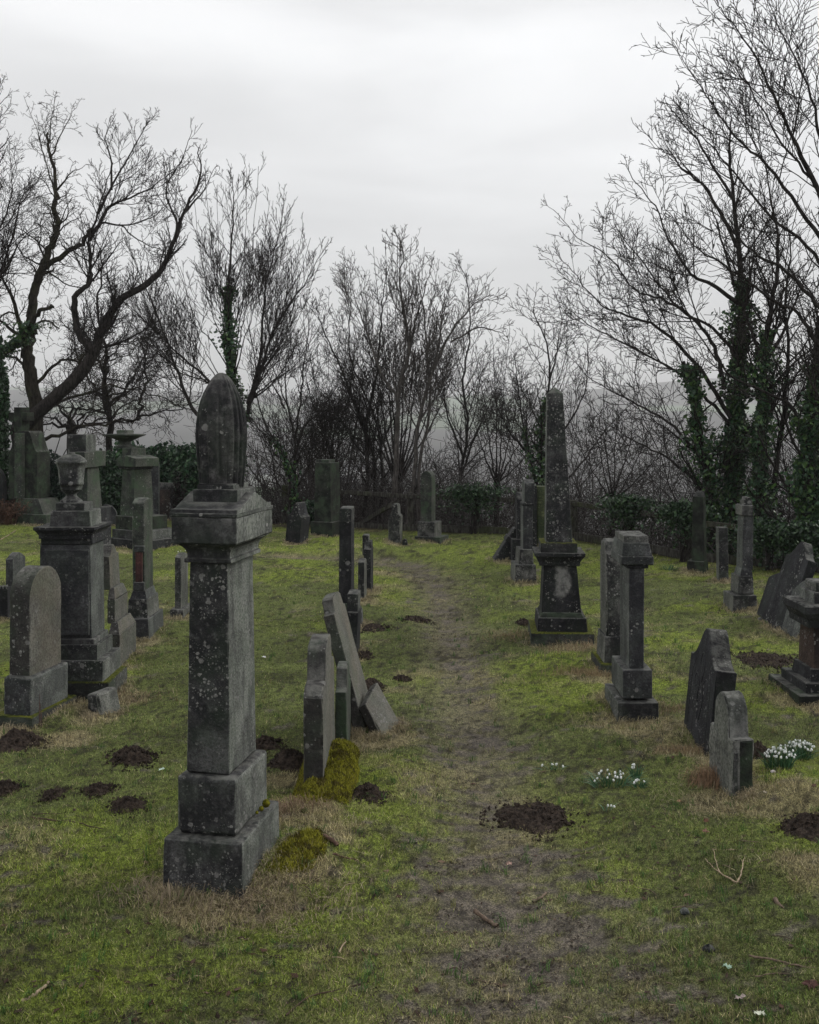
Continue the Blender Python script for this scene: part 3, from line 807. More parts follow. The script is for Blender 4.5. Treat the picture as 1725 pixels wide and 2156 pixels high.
HILLS_SOIL = [  # molehills: px, py, half width px, height factor, label
 (275, 1602, 56, .30, 'dark crumbly molehill left of the draped monument on open grass'),
 (560, 1572, 38, .35, 'molehill just right of the draped monument, the farther of two there'),
 (612, 1612, 56, .40, 'largest molehill behind the brown headstone in yellow moss'),
 (772, 1690, 46, .35, 'molehill spilling down beside the yellow moss bed'),
 (1125, 1712, 88, .10, 'wide trodden molehill in the middle of the path'),
 (1712, 1752, 72, .35, 'large black molehill at the right edge of the picture'),
 (38, 1568, 62, .35, 'molehill at the foot of the buff round-topped headstone'),
 (4, 1672, 42, .3, 'molehill cut by the left edge of the picture'),
 (205, 1676, 36, .18, 'small flat molehill left of the draped monument'),
 (120, 1682, 34, .10, 'thin scatter of dug soil on the left grass'),
 (268, 1708, 42, .2, 'crumbled molehill with a chip of stone on it'),
 (877, 1305, 32, .16, 'small molehill in the grass left of the middle of the path'),
 (785, 1324, 34, .14, 'flat molehill right of the notched dark headstone'),
 (765, 1382, 24, .2, 'molehill tucked behind the long leaning slab'),
 (782, 1446, 30, .35, 'molehill behind the broken slab fragment'),
 (1103, 1314, 22, .25, 'small molehill at the left of the obelisk footing'),
 (1598, 1592, 36, .4, 'molehill right behind the flaking headstone'),
 (847, 1426, 16, .3, 'tiny clod heap on the grass left of the path'),
 (1615, 1394, 74, .05, 'low heap of soil and twigs on the right-hand lawn'),
 (345, 1150, 30, .2, 'soil patch behind the colonnette headstone'),
]
crumb = []
for px, py, w_, hf, lab in HILLS_SOIL:
    X, Y = P(px, py); r = w_*Y/F; hgt = r*hf*1.3
    n1, n2 = 56, 26; rs = np.linspace(0, 1, n2)**.8
    th = np.linspace(0, 2*math.pi, n1, endpoint=False)
    T, RR = np.meshgrid(th, rs); out = 1+.22*vn(np.cos(T)*2+X*7, np.sin(T)*2+Y*5, 3)+.10*vn(np.cos(T)*7+X*7, np.sin(T)*7, 5)
    xx = X+np.cos(T)*RR*r*out; yy = Y+np.sin(T)*RR*r*1.15*out
    zz = ground(xx, yy)+fine(xx, yy)*.5+hgt*(np.cos(RR*math.pi)+1)/2*(1+.35*vn(xx*14, yy*14, 8))
    lump = .018*np.maximum(0, vn(xx*38, yy*38, 9))+.012*vn(xx*75, yy*75, 10)
    zz = zz+lump*(1-RR**4)+.004-RR**6*.02
    V = np.stack([xx-X, yy-Y, zz-gz(X, Y)], -1).reshape(-1, 3); Fc = []
    for i in range(n2-1):
        a = i*n1+np.arange(n1); bb = i*n1+(np.arange(n1)+1) % n1
        Fc.append(np.stack([a, a+n1, bb+n1, bb], -1))
    root = thing('molehill', lab, 'molehill', (X, Y, gz(X, Y)))
    mk('soil_heap', V, np.concatenate(Fc), SOIL, root)
    bag = Bag(3)
    for k in range(int(60+w_*3.0)):
        t, q = rng.random()*6.283, rng.random()**.55*1.35
        x, y = math.cos(t)*q*r, math.sin(t)*q*r*1.15
        z = gz(x+X, y+Y)-gz(X, Y)+(hgt*(math.cos(min(1, q)*math.pi)+1)/2)
        s = rng.uniform(.004, .014)*(1.2 if q < 1 else .8)*(Y/7)**.4
        v = np.array([[1, 0, 0], [-1, 0, 0], [0, 1, 0], [0, -1, 0], [0, 0, 1], [0, 0, -1]])*np.array([rng.uniform(.6, 1.3) for _ in range(18)]).reshape(6, 3)*s+np.array([[rng.uniform(-.3, .3)*s for _ in range(3)] for _ in range(6)])+(x, y, z+s*.6)
        bag.add(v, [(0, 2, 4), (2, 1, 4), (1, 3, 4), (3, 0, 4), (2, 0, 5), (1, 2, 5), (3, 1, 5), (0, 3, 5)])
    bag.build('soil_crumbs', SOIL, root, False, 'stuff')

# ------------------------------------------------------------------ the ground sheet
def ground_mat():
    m, n, b = newmat('churchyard_ground')
    a = n.new('ShaderNodeAttribute', attribute_name='tint').outputs['Color']
    wt = n.sep(n.new('ShaderNodeAttribute', attribute_name='zone').outputs['Vector'])
    geo = n.new('ShaderNodeNewGeometry').outputs['Position']
    f1 = n.noise(geo, 34, 6, .7); f2 = n.noise(geo, 120, 4, .75); f3 = n.noise(geo, 9, 5, .65)
    c = n.mix(1., a, n.mix(n.ss(f1, .3, .7), (.45, .45, .48), (1.5, 1.5, 1.4)), 'MULTIPLY')
    c = n.mix(1., c, n.mix(n.ss(f2, .36, .64), (.35, .35, .35), (1.6, 1.6, 1.6)), 'MULTIPLY')
    c = n.mix(n.math('MULTIPLY', n.ss(n.math('ADD', f3, n.math('MULTIPLY', f1, .5)), .80, .92), .75), c, (.022, .018, .014))
    # far fields and woods
    py = n.sep(geo); far = n.ss(py[1], 120, 260)
    mp = n.new('ShaderNodeMapping'); n.put(mp.inputs[0], geo); mp.inputs['Scale'].default_value = (.006, .003, .0)
    vo = n.vor(mp.outputs[0], 1., out=None); rc = n.sep(vo.outputs['Color'])[0]
    fc = n.new('ShaderNodeValToRGB'); n.put(fc.inputs[0], rc); r = fc.color_ramp; r.interpolation = 'CONSTANT'
    for i, (p_, col) in enumerate([(0, (.022, .022, .02)), (.40, (.055, .09, .04)), (.5, (.03, .028, .025)), (.75, (.10, .15, .08)), (.85, (.03, .03, .026))]):
        e = r.elements[i] if i < 2 else r.elements.new(p_); e.position = p_; e.color = (*col, 1)
    c = n.mix(far, c, fc.outputs[0])
    n.l.new(c, b.inputs['Base Color'])
    n.l.new(n.ss(wt[0], 0, 1, .95, .72), b.inputs['Roughness']); b.inputs['Specular IOR Level'].default_value = .18
    h = n.math('ADD', n.math('MULTIPLY', f1, .6), n.math('MULTIPLY', f2, .4))
    n.l.new(n.bump(h, .03, .9), b.inputs['Normal'])
    return m
def ground_tint(x, y):
    mud, dry, mos = zones(x, y)
    v = fbm(x*12, y*16, 4, 81)[:, None]; v2 = fbm(x*2.3, y*2.3, 3, 83)[:, None]
    g = np.array([.095, .113, .034])*(1+.5*v2); m_ = np.array([.150, .190, .030])
    d_ = np.array([.25, .21, .125]); mu = np.array([.105, .088, .075])*(1+.55*v)
    c = g*(1-mos[:, None])+m_*mos[:, None]
    tr = (np.exp(-path_d(x, y)**2*1.0)*.85)[:, None]; c = c*(1-tr)+np.array([.150, .132, .088])*(1+.3*v2)*tr
    c = c*(1-dry[:, None]*.8)+d_*dry[:, None]*.8
    c = c*(1-mud[:, None])+mu*mud[:, None]
    gp = sstep(gaps(x, y), .12, .5)[:, None]*(1-mud[:, None])*.8
    c = c*(1-gp)+np.array([.022, .018, .013])*gp
    e = sstep(y-edge(x), -.9, .2)[:, None]
    c = c*(1-e)+np.array([.04, .026, .018])*(1+.5*v)*e
    return np.clip(c, .004, 1), mud
ys = [-3.]
while ys[-1] < 3.6: ys.append(ys[-1]+.12)
while ys[-1] < 32: ys.append(ys[-1]*1.0078)
while ys[-1] < 5000: ys.append(ys[-1]*1.03)
ys = np.array(ys)
ts = np.concatenate([-np.linspace(3.2, .5, 30)[:-1], np.linspace(-.5, .5, 350), np.linspace(.5, 3.2, 30)[1:]])
Yg, Tg = np.meshgrid(ys, ts, indexing='ij'); Xg = Tg*(Yg+4.5)*.85
Zg = ground(Xg, Yg)+fine(Xg, Yg)*sstep(Yg, 3, 4)*(1-sstep(Yg, 40, 60))
nx = len(ts); ii = np.arange(len(ys)-1)[:, None]*nx+np.arange(nx-1)[None]
Fg = np.stack([ii, ii+1, ii+nx+1, ii+nx], -1).reshape(-1, 4)
tintg, mudg = ground_tint(Xg.ravel(), Yg.ravel())
gro = mk('ground', np.stack([Xg, Yg, Zg], -1).reshape(-1, 3), Fg, ground_mat(), kind='structure', attr=tintg)
za = gro.data.attributes.new('zone', 'FLOAT_VECTOR', 'POINT')
za.data.foreach_set('vector', np.stack([mudg, mudg*0, mudg*0], -1).astype(np.float32).ravel())

# ------------------------------------------------------------------ grass, straw, litter
def blades(n, X, Y, h, wd, col, lean=.5, name=None, zoff=0., seg2=False):
    """triangular blades (or bent two-piece ones) on the ground, one tint each"""
    a = nr.random(n)*2*np.pi; la = nr.random(n)*2*np.pi
    if seg2: la = 9*fbm(X*2.2, Y*2.2, 2, 77)+nr.normal(0, .7, n)
    z = ground(X, Y)+fine(X, Y)+zoff-.004
    dx, dy = np.cos(a)*wd/2, np.sin(a)*wd/2
    ln = h*lean*(.4+nr.random(n)); lx, ly = np.cos(la)*ln, np.sin(la)*ln
    hz = np.sqrt(np.maximum(h*h-ln*ln*.8, (h*(.12 if seg2 else .25))**2))
    if not seg2:
        V = np.stack([np.stack([X-dx, Y-dy, z], -1), np.stack([X+dx, Y+dy, z], -1), np.stack([X+lx, Y+ly, z+hz], -1)], 1)
        Fc = np.arange(3*n).reshape(n, 3); C = np.repeat(col, 3, 0)
    else:
        mx, my, mz = X+lx*.4, Y+ly*.4, z+hz*.8
        tx, ty, tz = X+lx*1.25, Y+ly*1.25, z+hz*(.55+.5*nr.random(n))
        V = np.stack([np.stack([X-dx, Y-dy, z], -1), np.stack([X+dx, Y+dy, z], -1), np.stack([mx+dx*.8, my+dy*.8, mz], -1),
                      np.stack([mx-dx*.8, my-dy*.8, mz], -1), np.stack([tx, ty, tz], -1)], 1)
        k = np.arange(n)[:, None]*5
        Fc = np.stack([k+[0, 1, 2], k+[0, 2, 3], k+[3, 2, 4]], 1).reshape(-1, 3); C = np.repeat(col, 5, 0)
    return V.reshape(-1, 3), Fc, C
def in_view(n, y0=3.9, y1=25):
    u = nr.random(n); Y = 1/(1/y0-u*(1/y0-1/y1)); X = (nr.random(n)*2-1)*Y*.40+.0
    return X, Y
N = 520000
X, Y = in_view(N); mud, dry, mos = zones(X, Y)
gp = gaps(X, Y); keep = (nr.random(N) > np.maximum(np.maximum(mud*.93, np.exp(-path_d(X, Y)**2)*.5), sstep(gp, .16, .5)*.85)) & (Y < edge(X)+.2); X, Y, mud, dry, mos = X[keep], Y[keep], mud[keep], dry[keep], mos[keep]
n = len(X); q = nr.random((n, 1)); t = nr.random((n, 1))
clump = .55*fbm(X*1.1, Y*1.4, 3, 97)+.5*fbm(X*4.5, Y*4.5, 3, 91)+.6*fbm(X*17, Y*24, 3, 93)
col = np.where(q < mos[:, None]*.75, np.array([.20, .25, .040]), np.array([.135, .178, .044]))
trd = np.exp(-path_d(X, Y)**2*1.0); col = np.where(nr.random((n, 1)) < trd[:, None]*.7, np.array([.20, .175, .105]), col)
col = np.where(nr.random((n, 1)) < .17+dry[:, None]*.8, np.array([.34, .29, .16]), col)
col = col*(.18+1.35*t*t+.25*t)*np.maximum(.25, 1+.8*clump[:, None])
h = (.012+.016*nr.random(n)+.012*np.maximum(0, clump)+.014*dry)*np.minimum(1.9, 1+Y*.02)*(1-.5*mud)
wd = (.0022+.0016*nr.random(n))*np.maximum(1, Y/7.5)
bag = Bag(3); bag.add(*blades(n, X, Y, h, wd, col, .75))
go = bag.build('short_grass', GRASS, None, False); tag(go, 'short mossy grass over the churchyard lawn', 'grass'); go['kind'] = 'stuff'

bag = Bag(3)
def straw(n, X, Y, hh, colr, w0=.0022, lean=.75):
    n = len(X); c = np.array(colr)*(.45+.9*nr.random((n, 1)))*np.array([1, .97+.06*nr.random(), 1])
    bag.add(*blades(n, X, Y, hh*(.5+nr.random(n)), (w0+.0014*nr.random(n))*np.maximum(1, Y/8), c, lean, seg2=True))
for (dx, dy, r) in DRY:
    k = int(min(2600, 1300*r/max(.35, (dy/8)**1.1)))
    a = nr.random(k)*6.283; rr = r*1.15*nr.random(k)**.6
    x, y = dx+np.cos(a)*rr, dy+np.sin(a)*rr*.9; ok = fbm(x*4, y*4, 3, 95) > -.02; x, y = x[ok], y[ok]
    straw(0, x, y, .042, (.36, .31, .195), lean=1.25)
for (sx_, sy_, sD, r, xa, xb, yw) in STONES:      # rank straw against the stone feet
    k = int(min(700, 800/max(.6, sy_/8)))
    side = nr.random(k); u = nr.random(k); o_ = np.abs(nr.normal(0, .05, k))+.01
    lx = np.where(side < .5, xa+(xb-xa)*u, np.where(side < .8, xb+o_, xa-o_)); ly = np.where(side < .5, -o_, sD*u)
    x = sx_+lx*math.cos(yw)-ly*math.sin(yw); y = sy_+lx*math.sin(yw)+ly*math.cos(yw)
    straw(0, x, y, .055, (.34, .29, .185), .0022, 1.0)
for px, py, rx, k, hh, cc in [(1505, 1650, .08, 1300, .15, (.24, .15, .095)), (1440, 1590, .10, 700, .10, (.24, .17, .10)), (1235, 1425, .16, 900, .12, (.26, .19, .11)), (1290, 1330, .1, 100, .08, (.25, .19, .1)),
                              (400, 1885, .19, 1200, .09, (.27, .21, .15)), (560, 1905, .24, 1300, .08, (.27, .21, .15)), (800, 1535, .10, 700, .08, (.25, .19, .12)), (1395, 1505, .12, 500, .08, (.24, .17, .11)),
                              (1090, 1345, .2, 500, .10, (.26, .19, .12)), (1230, 1375, .2, 500, .10, (.26, .19, .12)), (600, 1730, .12, 900, .1, (.25, .18, .12)), (250, 1470, .25, 800, .08, (.25, .19, .12))]:
    X0, Y0 = P(px, py); k = int(k*.8); straw(0, X0+nr.normal(0, rx, k), Y0+nr.normal(0, rx*.6, k), hh*.75, cc, .0022, 1.0)
tx_, ty_ = in_view(900, 4, 15); ok = tx_ > -99
for q_ in range(len(tx_)):
    k = 12; c0 = (.07, .14, .035) if q_ % 3 else (.20, .19, .08)
    straw(0, tx_[q_]+nr.normal(0, .012, k), ty_[q_]+nr.normal(0, .012, k), .045, c0, .0022, .6)
so = bag.build('dry_grass', GRASS, None, False); tag(so, 'pale dead grass tufts round the feet of the stones', 'dry grass'); so['kind'] = 'stuff'

def scraps(n, X, Y, s, cols, name, label, cat):
    bag = Bag(4); n = len(X); z = ground(X, Y)+fine(X, Y)+.004
    a = nr.random(n)*6.283; c = np.array(cols)[nr.integers(0, len(cols), n)]*(.5+.9*nr.random((n, 1)))
    l = s*(.3+1.0*nr.random(n)**1.6); w2 = l*(.25+.45*nr.random(n)); tl = (nr.random((n, 4))-.35)*l[:, None]*.6
    ca, sa = np.cos(a), np.sin(a)
    pts = []
    for i, (u, v) in enumerate([(-1, 0), (0, -1), (1, 0), (0, 1)]):
        pts.append(np.stack([X+ca*u*l-sa*v*w2, Y+sa*u*l+ca*v*w2, z+np.maximum(0, tl[:, i])], -1))
    bag.add(np.stack(pts, 1).reshape(-1, 3), np.arange(4*n).reshape(n, 4), np.repeat(c, 4, 0))
    o = bag.build(name, SOILT, None, False); tag(o, label, cat); o['kind'] = 'stuff'
k = 9000; X = nr.uniform(-9, 8, k); Y = edge(X)-np.abs(nr.normal(0, .55, k))+.25
X2, Y2 = in_view(1400, 4, 12)
m2 = (fbm(X2*1.6, Y2*1.6, 3, 99) > .12)|(nr.random(len(X2)) < .25); X2, Y2 = X2[m2], Y2[m2]
scraps(0, np.concatenate([X, X2]), np.concatenate([Y, Y2]), .022, [(.055, .032, .024), (.045, .028, .02), (.035, .024, .018), (.10, .07, .048)], 'leaf_litter', 'brown fallen leaves along the fence foot and over the mud', 'leaf litter')
X3, Y3 = in_view(80000, 3.95, 14); md = fbm(X3*5, Y3*9, 4, 63)*.8+fbm(X3*3, Y3*3, 4, 67)*.5
kk = (md+nr.normal(0, .05, len(X3)) > .24); X3, Y3 = X3[kk], Y3[kk]
scraps(0, X3, Y3, .008, [(.03, .022, .018), (.02, .016, .013), (.045, .034, .026)], 'soil_clods', 'small dark clods of soil trodden over the lawn', 'soil clods')

# ------------------------------------------------------------------ yellow moss bed with a buried kerb
def moss_cushion(name, label, px, py, x0, x1, D, hgt, yaw=0., cat='moss bed'):
    Xc, Yc = P(px, py); s = Yc/F; w_ = (x1-x0)*s; cx = ((x0+x1)/2-px)*s
    n1, n2 = 110, 110
    U, V_ = np.meshgrid(np.linspace(-1, 1, n1), np.linspace(-1, 1, n2))
    fall = (1-np.abs(U)**3)*(1-np.abs(V_)**4)+.22*fbm(U*2.2+px, V_*3.1, 3, 4)*(np.abs(U)+np.abs(V_)-.5).clip(0, 1); fall = np.clip(fall, 0, 1)**.7
    x = cx+U*w_/2*(1+.06*vn(V_*4, U*2, 5)); y = D/2+V_*D/2*(1+.05*vn(U*4, V_, 6))
    c, s_ = math.cos(R(yaw)), math.sin(R(yaw)); wx = Xc+x*c-y*s_; wy = Yc+x*s_+y*c
    lump = .022*fbm(wx*16, wy*16, 4, 3)+.016*fbm(wx*48, wy*48, 3, 7)
    z = ground(wx, wy)-.03+(hgt+.03)*fall+lump*fall
    z0 = gz(Xc, Yc); Vv = np.stack([wx-Xc, wy-Yc, z-z0], -1).reshape(-1, 3)
    i = (np.arange(n2-1)[:, None]*n1+np.arange(n1-1)[None]); Fc = np.stack([i, i+1, i+n1+1, i+n1], -1).reshape(-1, 4)
    root = thing(name, label, cat, (Xc, Yc, z0)); mk('moss_cushion', Vv, Fc, MOSSM, root)
    bg_ = Bag(3); k = int(9000*w_*D/.4); uu, vv = nr.uniform(-.95, .95, k), nr.uniform(-.95, .95, k)
    x = cx+uu*w_/2; y = D/2+vv*D/2; wx = Xc+x*c-y*s_; wy = Yc+x*s_+y*c
    fl = np.clip((1-np.abs(uu)**3)*(1-np.abs(vv)**4)+.22*fbm(uu*2.2+px, vv*3.1, 3, 4)*(np.abs(uu)+np.abs(vv)-.5).clip(0, 1), 0, 1)**.7
    z = ground(wx, wy)-.03+(hgt+.03)*fl+(.022*fbm(wx*16, wy*16, 4, 3)+.016*fbm(wx*48, wy*48, 3, 7))*fl-z0
    a = nr.random(k)*6.28; hh = .008+.016*nr.random(k); wd_ = .003
    dx, dy = np.cos(a)*wd_, np.sin(a)*wd_; lx, ly = nr.normal(0, .008, k), nr.normal(0, .008, k)
    T = np.stack([np.stack([wx-Xc-dx, wy-Yc-dy, z], -1), np.stack([wx-Xc+dx, wy-Yc+dy, z], -1), np.stack([wx-Xc+lx, wy-Yc+ly, z+hh], -1)], 1).reshape(-1, 3)
    cc = np.where(vn(wx*22, wy*22, 12)[:, None] > .25, np.array([.10, .085, .02]), np.array([.26, .25, .03]))*(.35+.9*nr.random((k, 1)))
    bg_.add(T, np.arange(3*k).reshape(k, 3), np.repeat(cc, 3, 0)); bg_.build('moss_fronds', GRASS, root, False, 'stuff')
    return root
moss_cushion('moss_bed', 'thick yellow-green moss bed round the broad brown headstone of the centre row', 672, 1724, 604, 744, 1.35, .15)
moss_cushion('moss_tuft', 'bright moss cushion at the right foot of the draped monument', 610, 1872, 550, 672, .5, .035, -8)
for px, dy, rr_, zz, lab in [(560, .30, .022, .405, 'largest bright moss ball on the base of the draped monument'), (550, .24, .014, .40, 'middle bright moss ball on the base of the draped monument'), (541, .19, .009, .40, 'smallest bright moss ball on the base of the draped monument')]:
    d_ = 5.43+dy; x_ = (px-HX)/F*d_; zc = EYE-({560: 1692, 550: 1703, 541: 1711}[px]-HY)/F*d_
    V, Fc = lathe(0, 0, [(.001, -1*rr_), (rr_*.7, -.7*rr_), (rr_, 0), (rr_*.75, rr_*.65), (rr_*.35, rr_*.95), (.001, rr_)], 16, disp=.004)
    o = mk('moss_ball', V, Fc, MOSSM); o.location = (x_, d_, zc); tag(o, lab, 'moss')

# ------------------------------------------------------------------ tubes
def cr3(a, b_):
    b_ = np.asarray(b_)
    return np.stack([a[..., 1]*b_[..., 2]-a[..., 2]*b_[..., 1], a[..., 2]*b_[..., 0]-a[..., 0]*b_[..., 2], a[..., 0]*b_[..., 1]-a[..., 1]*b_[..., 0]], -1)
def tube(bag, pts, rad, k=5, C=None, cap=False):
    pts = np.asarray(pts, float); rad = np.asarray(rad, float); n = len(pts)
    tg = np.empty_like(pts); tg[1:-1] = pts[2:]-pts[:-2]; tg[0] = pts[1]-pts[0]; tg[-1] = pts[-1]-pts[-2]
    tg /= np.sqrt((tg*tg).sum(1))[:, None]+1e-9
    ref = (0.31, .87, .38) if abs(tg[0, 1]) < .8 else (.9, .1, .4)
    u = cr3(tg, ref); u /= np.sqrt((u*u).sum(1))[:, None]+1e-9; v = cr3(tg, u)
    a = np.arange(k)*2*np.pi/k
    V = pts[:, None]+rad[:, None, None]*(np.cos(a)[None, :, None]*u[:, None]+np.sin(a)[None, :, None]*v[:, None])
    i = np.arange(n-1)[:, None]*k; j = np.arange(k)[None]; j2 = (j+1) % k
    Fc = np.stack([i+j, i+j2, i+k+j2, i+k+j], -1).reshape(-1, 4)
    bag.add(V.reshape(-1, 3), Fc, C)
def smooth_line(P_, m=5, jit=0., r_=rng):
    P_ = [np.array(p, float) for p in P_]
    Q = [2*P_[0]-P_[1]]+P_+[2*P_[-1]-P_[-2]]; out = []
    for i in range(1, len(Q)-2):
        a, b_, c, d = Q[i-1], Q[i], Q[i+1], Q[i+2]
        for k in range(m):
            t = k/m; out.append(.5*((2*b_)+(c-a)*t+(2*a-5*b_+4*c-d)*t*t+(-a+3*b_-3*c+d)*t**3))
    out.append(P_[-1]); out = np.array(out)
    if jit:
        L = np.linalg.norm(out[-1]-out[0]); out[1:] += np.array([[r_.gauss(0, jit) for _ in range(3)] for _ in range(len(out)-1)])*1.
    return out
def grow(bag, p, d, L, r, lev, maxl, rr, S, twigs=None):
    """a branch with side branches; S: dict(dens, ang, up, wig, rat, minr)"""
    n = max(2, min(7, int(L/S.get('seg', .16))+1 if L > .3 else 2)) if L > S.get('st', .17) else 1
    pts = [p]; dd = d; st = L/n
    for i in range(n):
        dd = dd+np.array([rr.gauss(0, 1), rr.gauss(0, 1), rr.gauss(0, 1)])*S['wig']+np.array([0, 0, S['up']])*(1. if lev else .6)
        dd = dd/np.linalg.norm(dd); pts.append(pts[-1]+dd*st)
    pts = np.array(pts); r1 = max(S['minr'], r*(.35 if lev < maxl else .6))
    rad = np.linspace(r, r1, len(pts))
    b_ = twigs if (twigs is not None and lev > 0) else bag
    tube(b_, pts, rad, 5 if r > .03 else (4 if r > .012 else 3))
    if lev >= maxl: return
    sprout(bag, pts, rad, L, lev, maxl, rr, S, twigs)
def sprout(bag, pts, rad, L, lev, maxl, rr, S, twigs=None, t0=.15, dens=None, ratio=None, clen=None):
    k = max(2, int(L*(dens or S['dens'][lev])*rr.uniform(.8, 1.2)))
    az = rr.random()*6.28
    for j in range(k):
        t = t0+(1-t0)*(j+rr.random())/k
        f = t*(len(pts)-1); i = min(len(pts)-2, int(f)); q = pts[i]+(pts[i+1]-pts[i])*(f-i)
        tg = pts[i+1]-pts[i]; tg = tg/(np.linalg.norm(tg)+1e-9)
        az += 2.4+rr.gauss(0, .5)
        ref = np.array([0, 0, 1.]) if abs(tg[2]) < .9 else np.array([1., 0, 0])
        u = cr3(tg, ref); u /= math.sqrt(u@u); v = cr3(tg, u)
        an = R(S['ang'])*rr.uniform(.7, 1.25)
        d = tg*math.cos(an)+(u*math.cos(az)+v*math.sin(az))*math.sin(an)
        cl = (clen*(1-.82*t)*rr.uniform(.6, 1.3)) if clen else L*(ratio or S['rat'])*(1-.5*t)*rr.uniform(.6, 1.35)
        rc = max(S['minr'], (rad[i]*(1-(f-i))+rad[i+1]*(f-i))*.5)
        rc = min(rc, cl*.02+.003)
        grow(bag, q, d, max(.07, cl), rc, lev+1, maxl, rr, S, twigs)

def ivy_on(bag, pts, rad, n, rr, spread=.07, size=.042, cols=((.018, .05, .022), (.03, .08, .032), (.06, .12, .03))):
    pts = np.asarray(pts); k = nr.integers(0, len(pts)-1, n); t = nr.random((n, 1))
    c = pts[k]*(1-t)+pts[k+1]*t; a = nr.random(n)*6.283
    rd = np.interp(k, np.arange(len(pts)), rad)+np.abs(nr.normal(0, spread, n))*(1+.8*np.sin(c[:, 2]*5.1+c[:, 0]*9))*.8
    c = c+np.stack([np.cos(a)*rd, np.sin(a)*rd, nr.normal(0, .04, n)], -1)
    leaves(bag, c, np.full(n, size), cols)
def leaves(bag, c, s, cols):
    n = len(c); a = nr.normal(0, 1, (n, 3)); a[:, 2] -= .5; a /= np.linalg.norm(a, axis=1, keepdims=True)
    bv = np.cross(a, nr.normal(0, 1, (n, 3))); bv /= np.linalg.norm(bv, axis=1, keepdims=True)
    s = (s*(.5+.9*nr.random(n)))[:, None]
    nn = np.cross(a, bv)
    V = np.stack([c-a*s, c-bv*s*.7+nn*s*.2, c+a*s, c+bv*s*.7+nn*s*.2], 1).reshape(-1, 3)
    col = np.array(cols)[nr.integers(0, len(cols), n)]*(.6+.7*nr.random((n, 1)))
    bag.add(V, np.arange(4*n).reshape(n, 4), np.repeat(col, 4, 0))

def tree(label, limbs, d, S, seed, bark=BARK, ivy=None, cat='bare tree', name='bare_tree', maxl=3, base=None, dens0=None, depth=.45):
    """limbs: list of (picture points, r0, r1[, dy offsets scale]) in metres at distance d"""
    rr = random.Random(seed); trunk = Bag(4); tw = Bag(4); iv = Bag(4)
    X0 = (base[0]-HX)/F*d; z0 = gz(X0, d)
    root = thing(name, label, cat, (X0, d, z0)); O = np.array([X0, d, z0])
    for li, L_ in enumerate(limbs):
        pl, r0, r1 = L_[:3]; o = L_[3] if len(L_) > 3 else {}
        dy = o.get('dy', rr.uniform(-1, 1)*depth); y0 = o.get('y0', 0.)
        m = len(pl); q = []
        for i, (a, c) in enumerate(pl):
            t = i/(m-1); dd = d+y0+dy*t*t*1.6
            q.append(PT(a, c, dd))
        if o.get('ground'): q.insert(0, np.array([q[0][0]+o.get('gx', 0), q[0][1], z0-.3]))
        q = smooth_line([x-O for x in q], 5, jit=o.get('jit', .012), r_=rr)
        r0 *= ((1 if o.get('ground') else .72) if d < 20 else .8 if o.get('ground') else .78); rad = r1+(r0-r1)*(1-np.linspace(0, 1, len(q)))**(1.15 if o.get('ground') else 1.5)
        if o.get('ground'): rad[:4] *= np.linspace(1.5, 1, 4)
        tube(trunk, q, rad, 9 if r0 > .1 else 7)
        L = np.linalg.norm(np.diff(q, axis=0), axis=1).sum()
        if not o.get('bare'):
            sprout(trunk, q, rad, L, 0, maxl, rr, S, tw, t0=o.get('t0', .25), dens=o.get('dens', dens0 or S['dens'][0])*1.3, clen=o.get('clen', min(1.9, L*.42)))
        if o.get('ivy'):
            n_, a, c = o['ivy']; ia, ic = int(a*len(q)), max(int(a*len(q))+2, int(c*len(q)))
            ivy_on(iv, q[ia:ic], rad[ia:ic]+.01, n_, rr, o.get('isp', .07))
    trunk.build('trunk', bark, root); tw.build('crown', bark, root)
    iv.build('ivy', LEAF, root, False)
    return root
FINE = dict(dens=[3.8, 8.4, 12, 8], ang=42, up=.10, wig=.10, rat=.52, minr=.0046)
ASH = dict(dens=[3.6, 8.8, 13, 8], ang=40, up=.16, wig=.10, rat=.52, minr=.0050, seg=.16)
OAK = dict(dens=[3.6, 7.4, 11, 8], ang=52, up=.05, wig=.26, rat=.54, minr=.0054, seg=.13)
VASE = dict(dens=[3.8, 8.2, 12, 8], ang=30, up=.14, wig=.07, rat=.55, minr=.0046, seg=.2)

def fan(x0, y0, ends, r0, rr_, sag=.35, **k):
    out = []
    for (ex, ey) in ends:
        mx = x0+(ex-x0)*(.5+sag*.25)+rr_.uniform(-6, 6); my = y0+(ey-y0)*(.5-sag*.18)
        qx = x0+(ex-x0)*.25; qy = y0+(ey-y0)*.2
        out.append(([(x0, y0), (qx, qy), (mx, my), (ex, ey)], r0*rr_.uniform(.75, 1.15), .005, dict(t0=.42, **k)))
    return out
G = dict(ground=True)
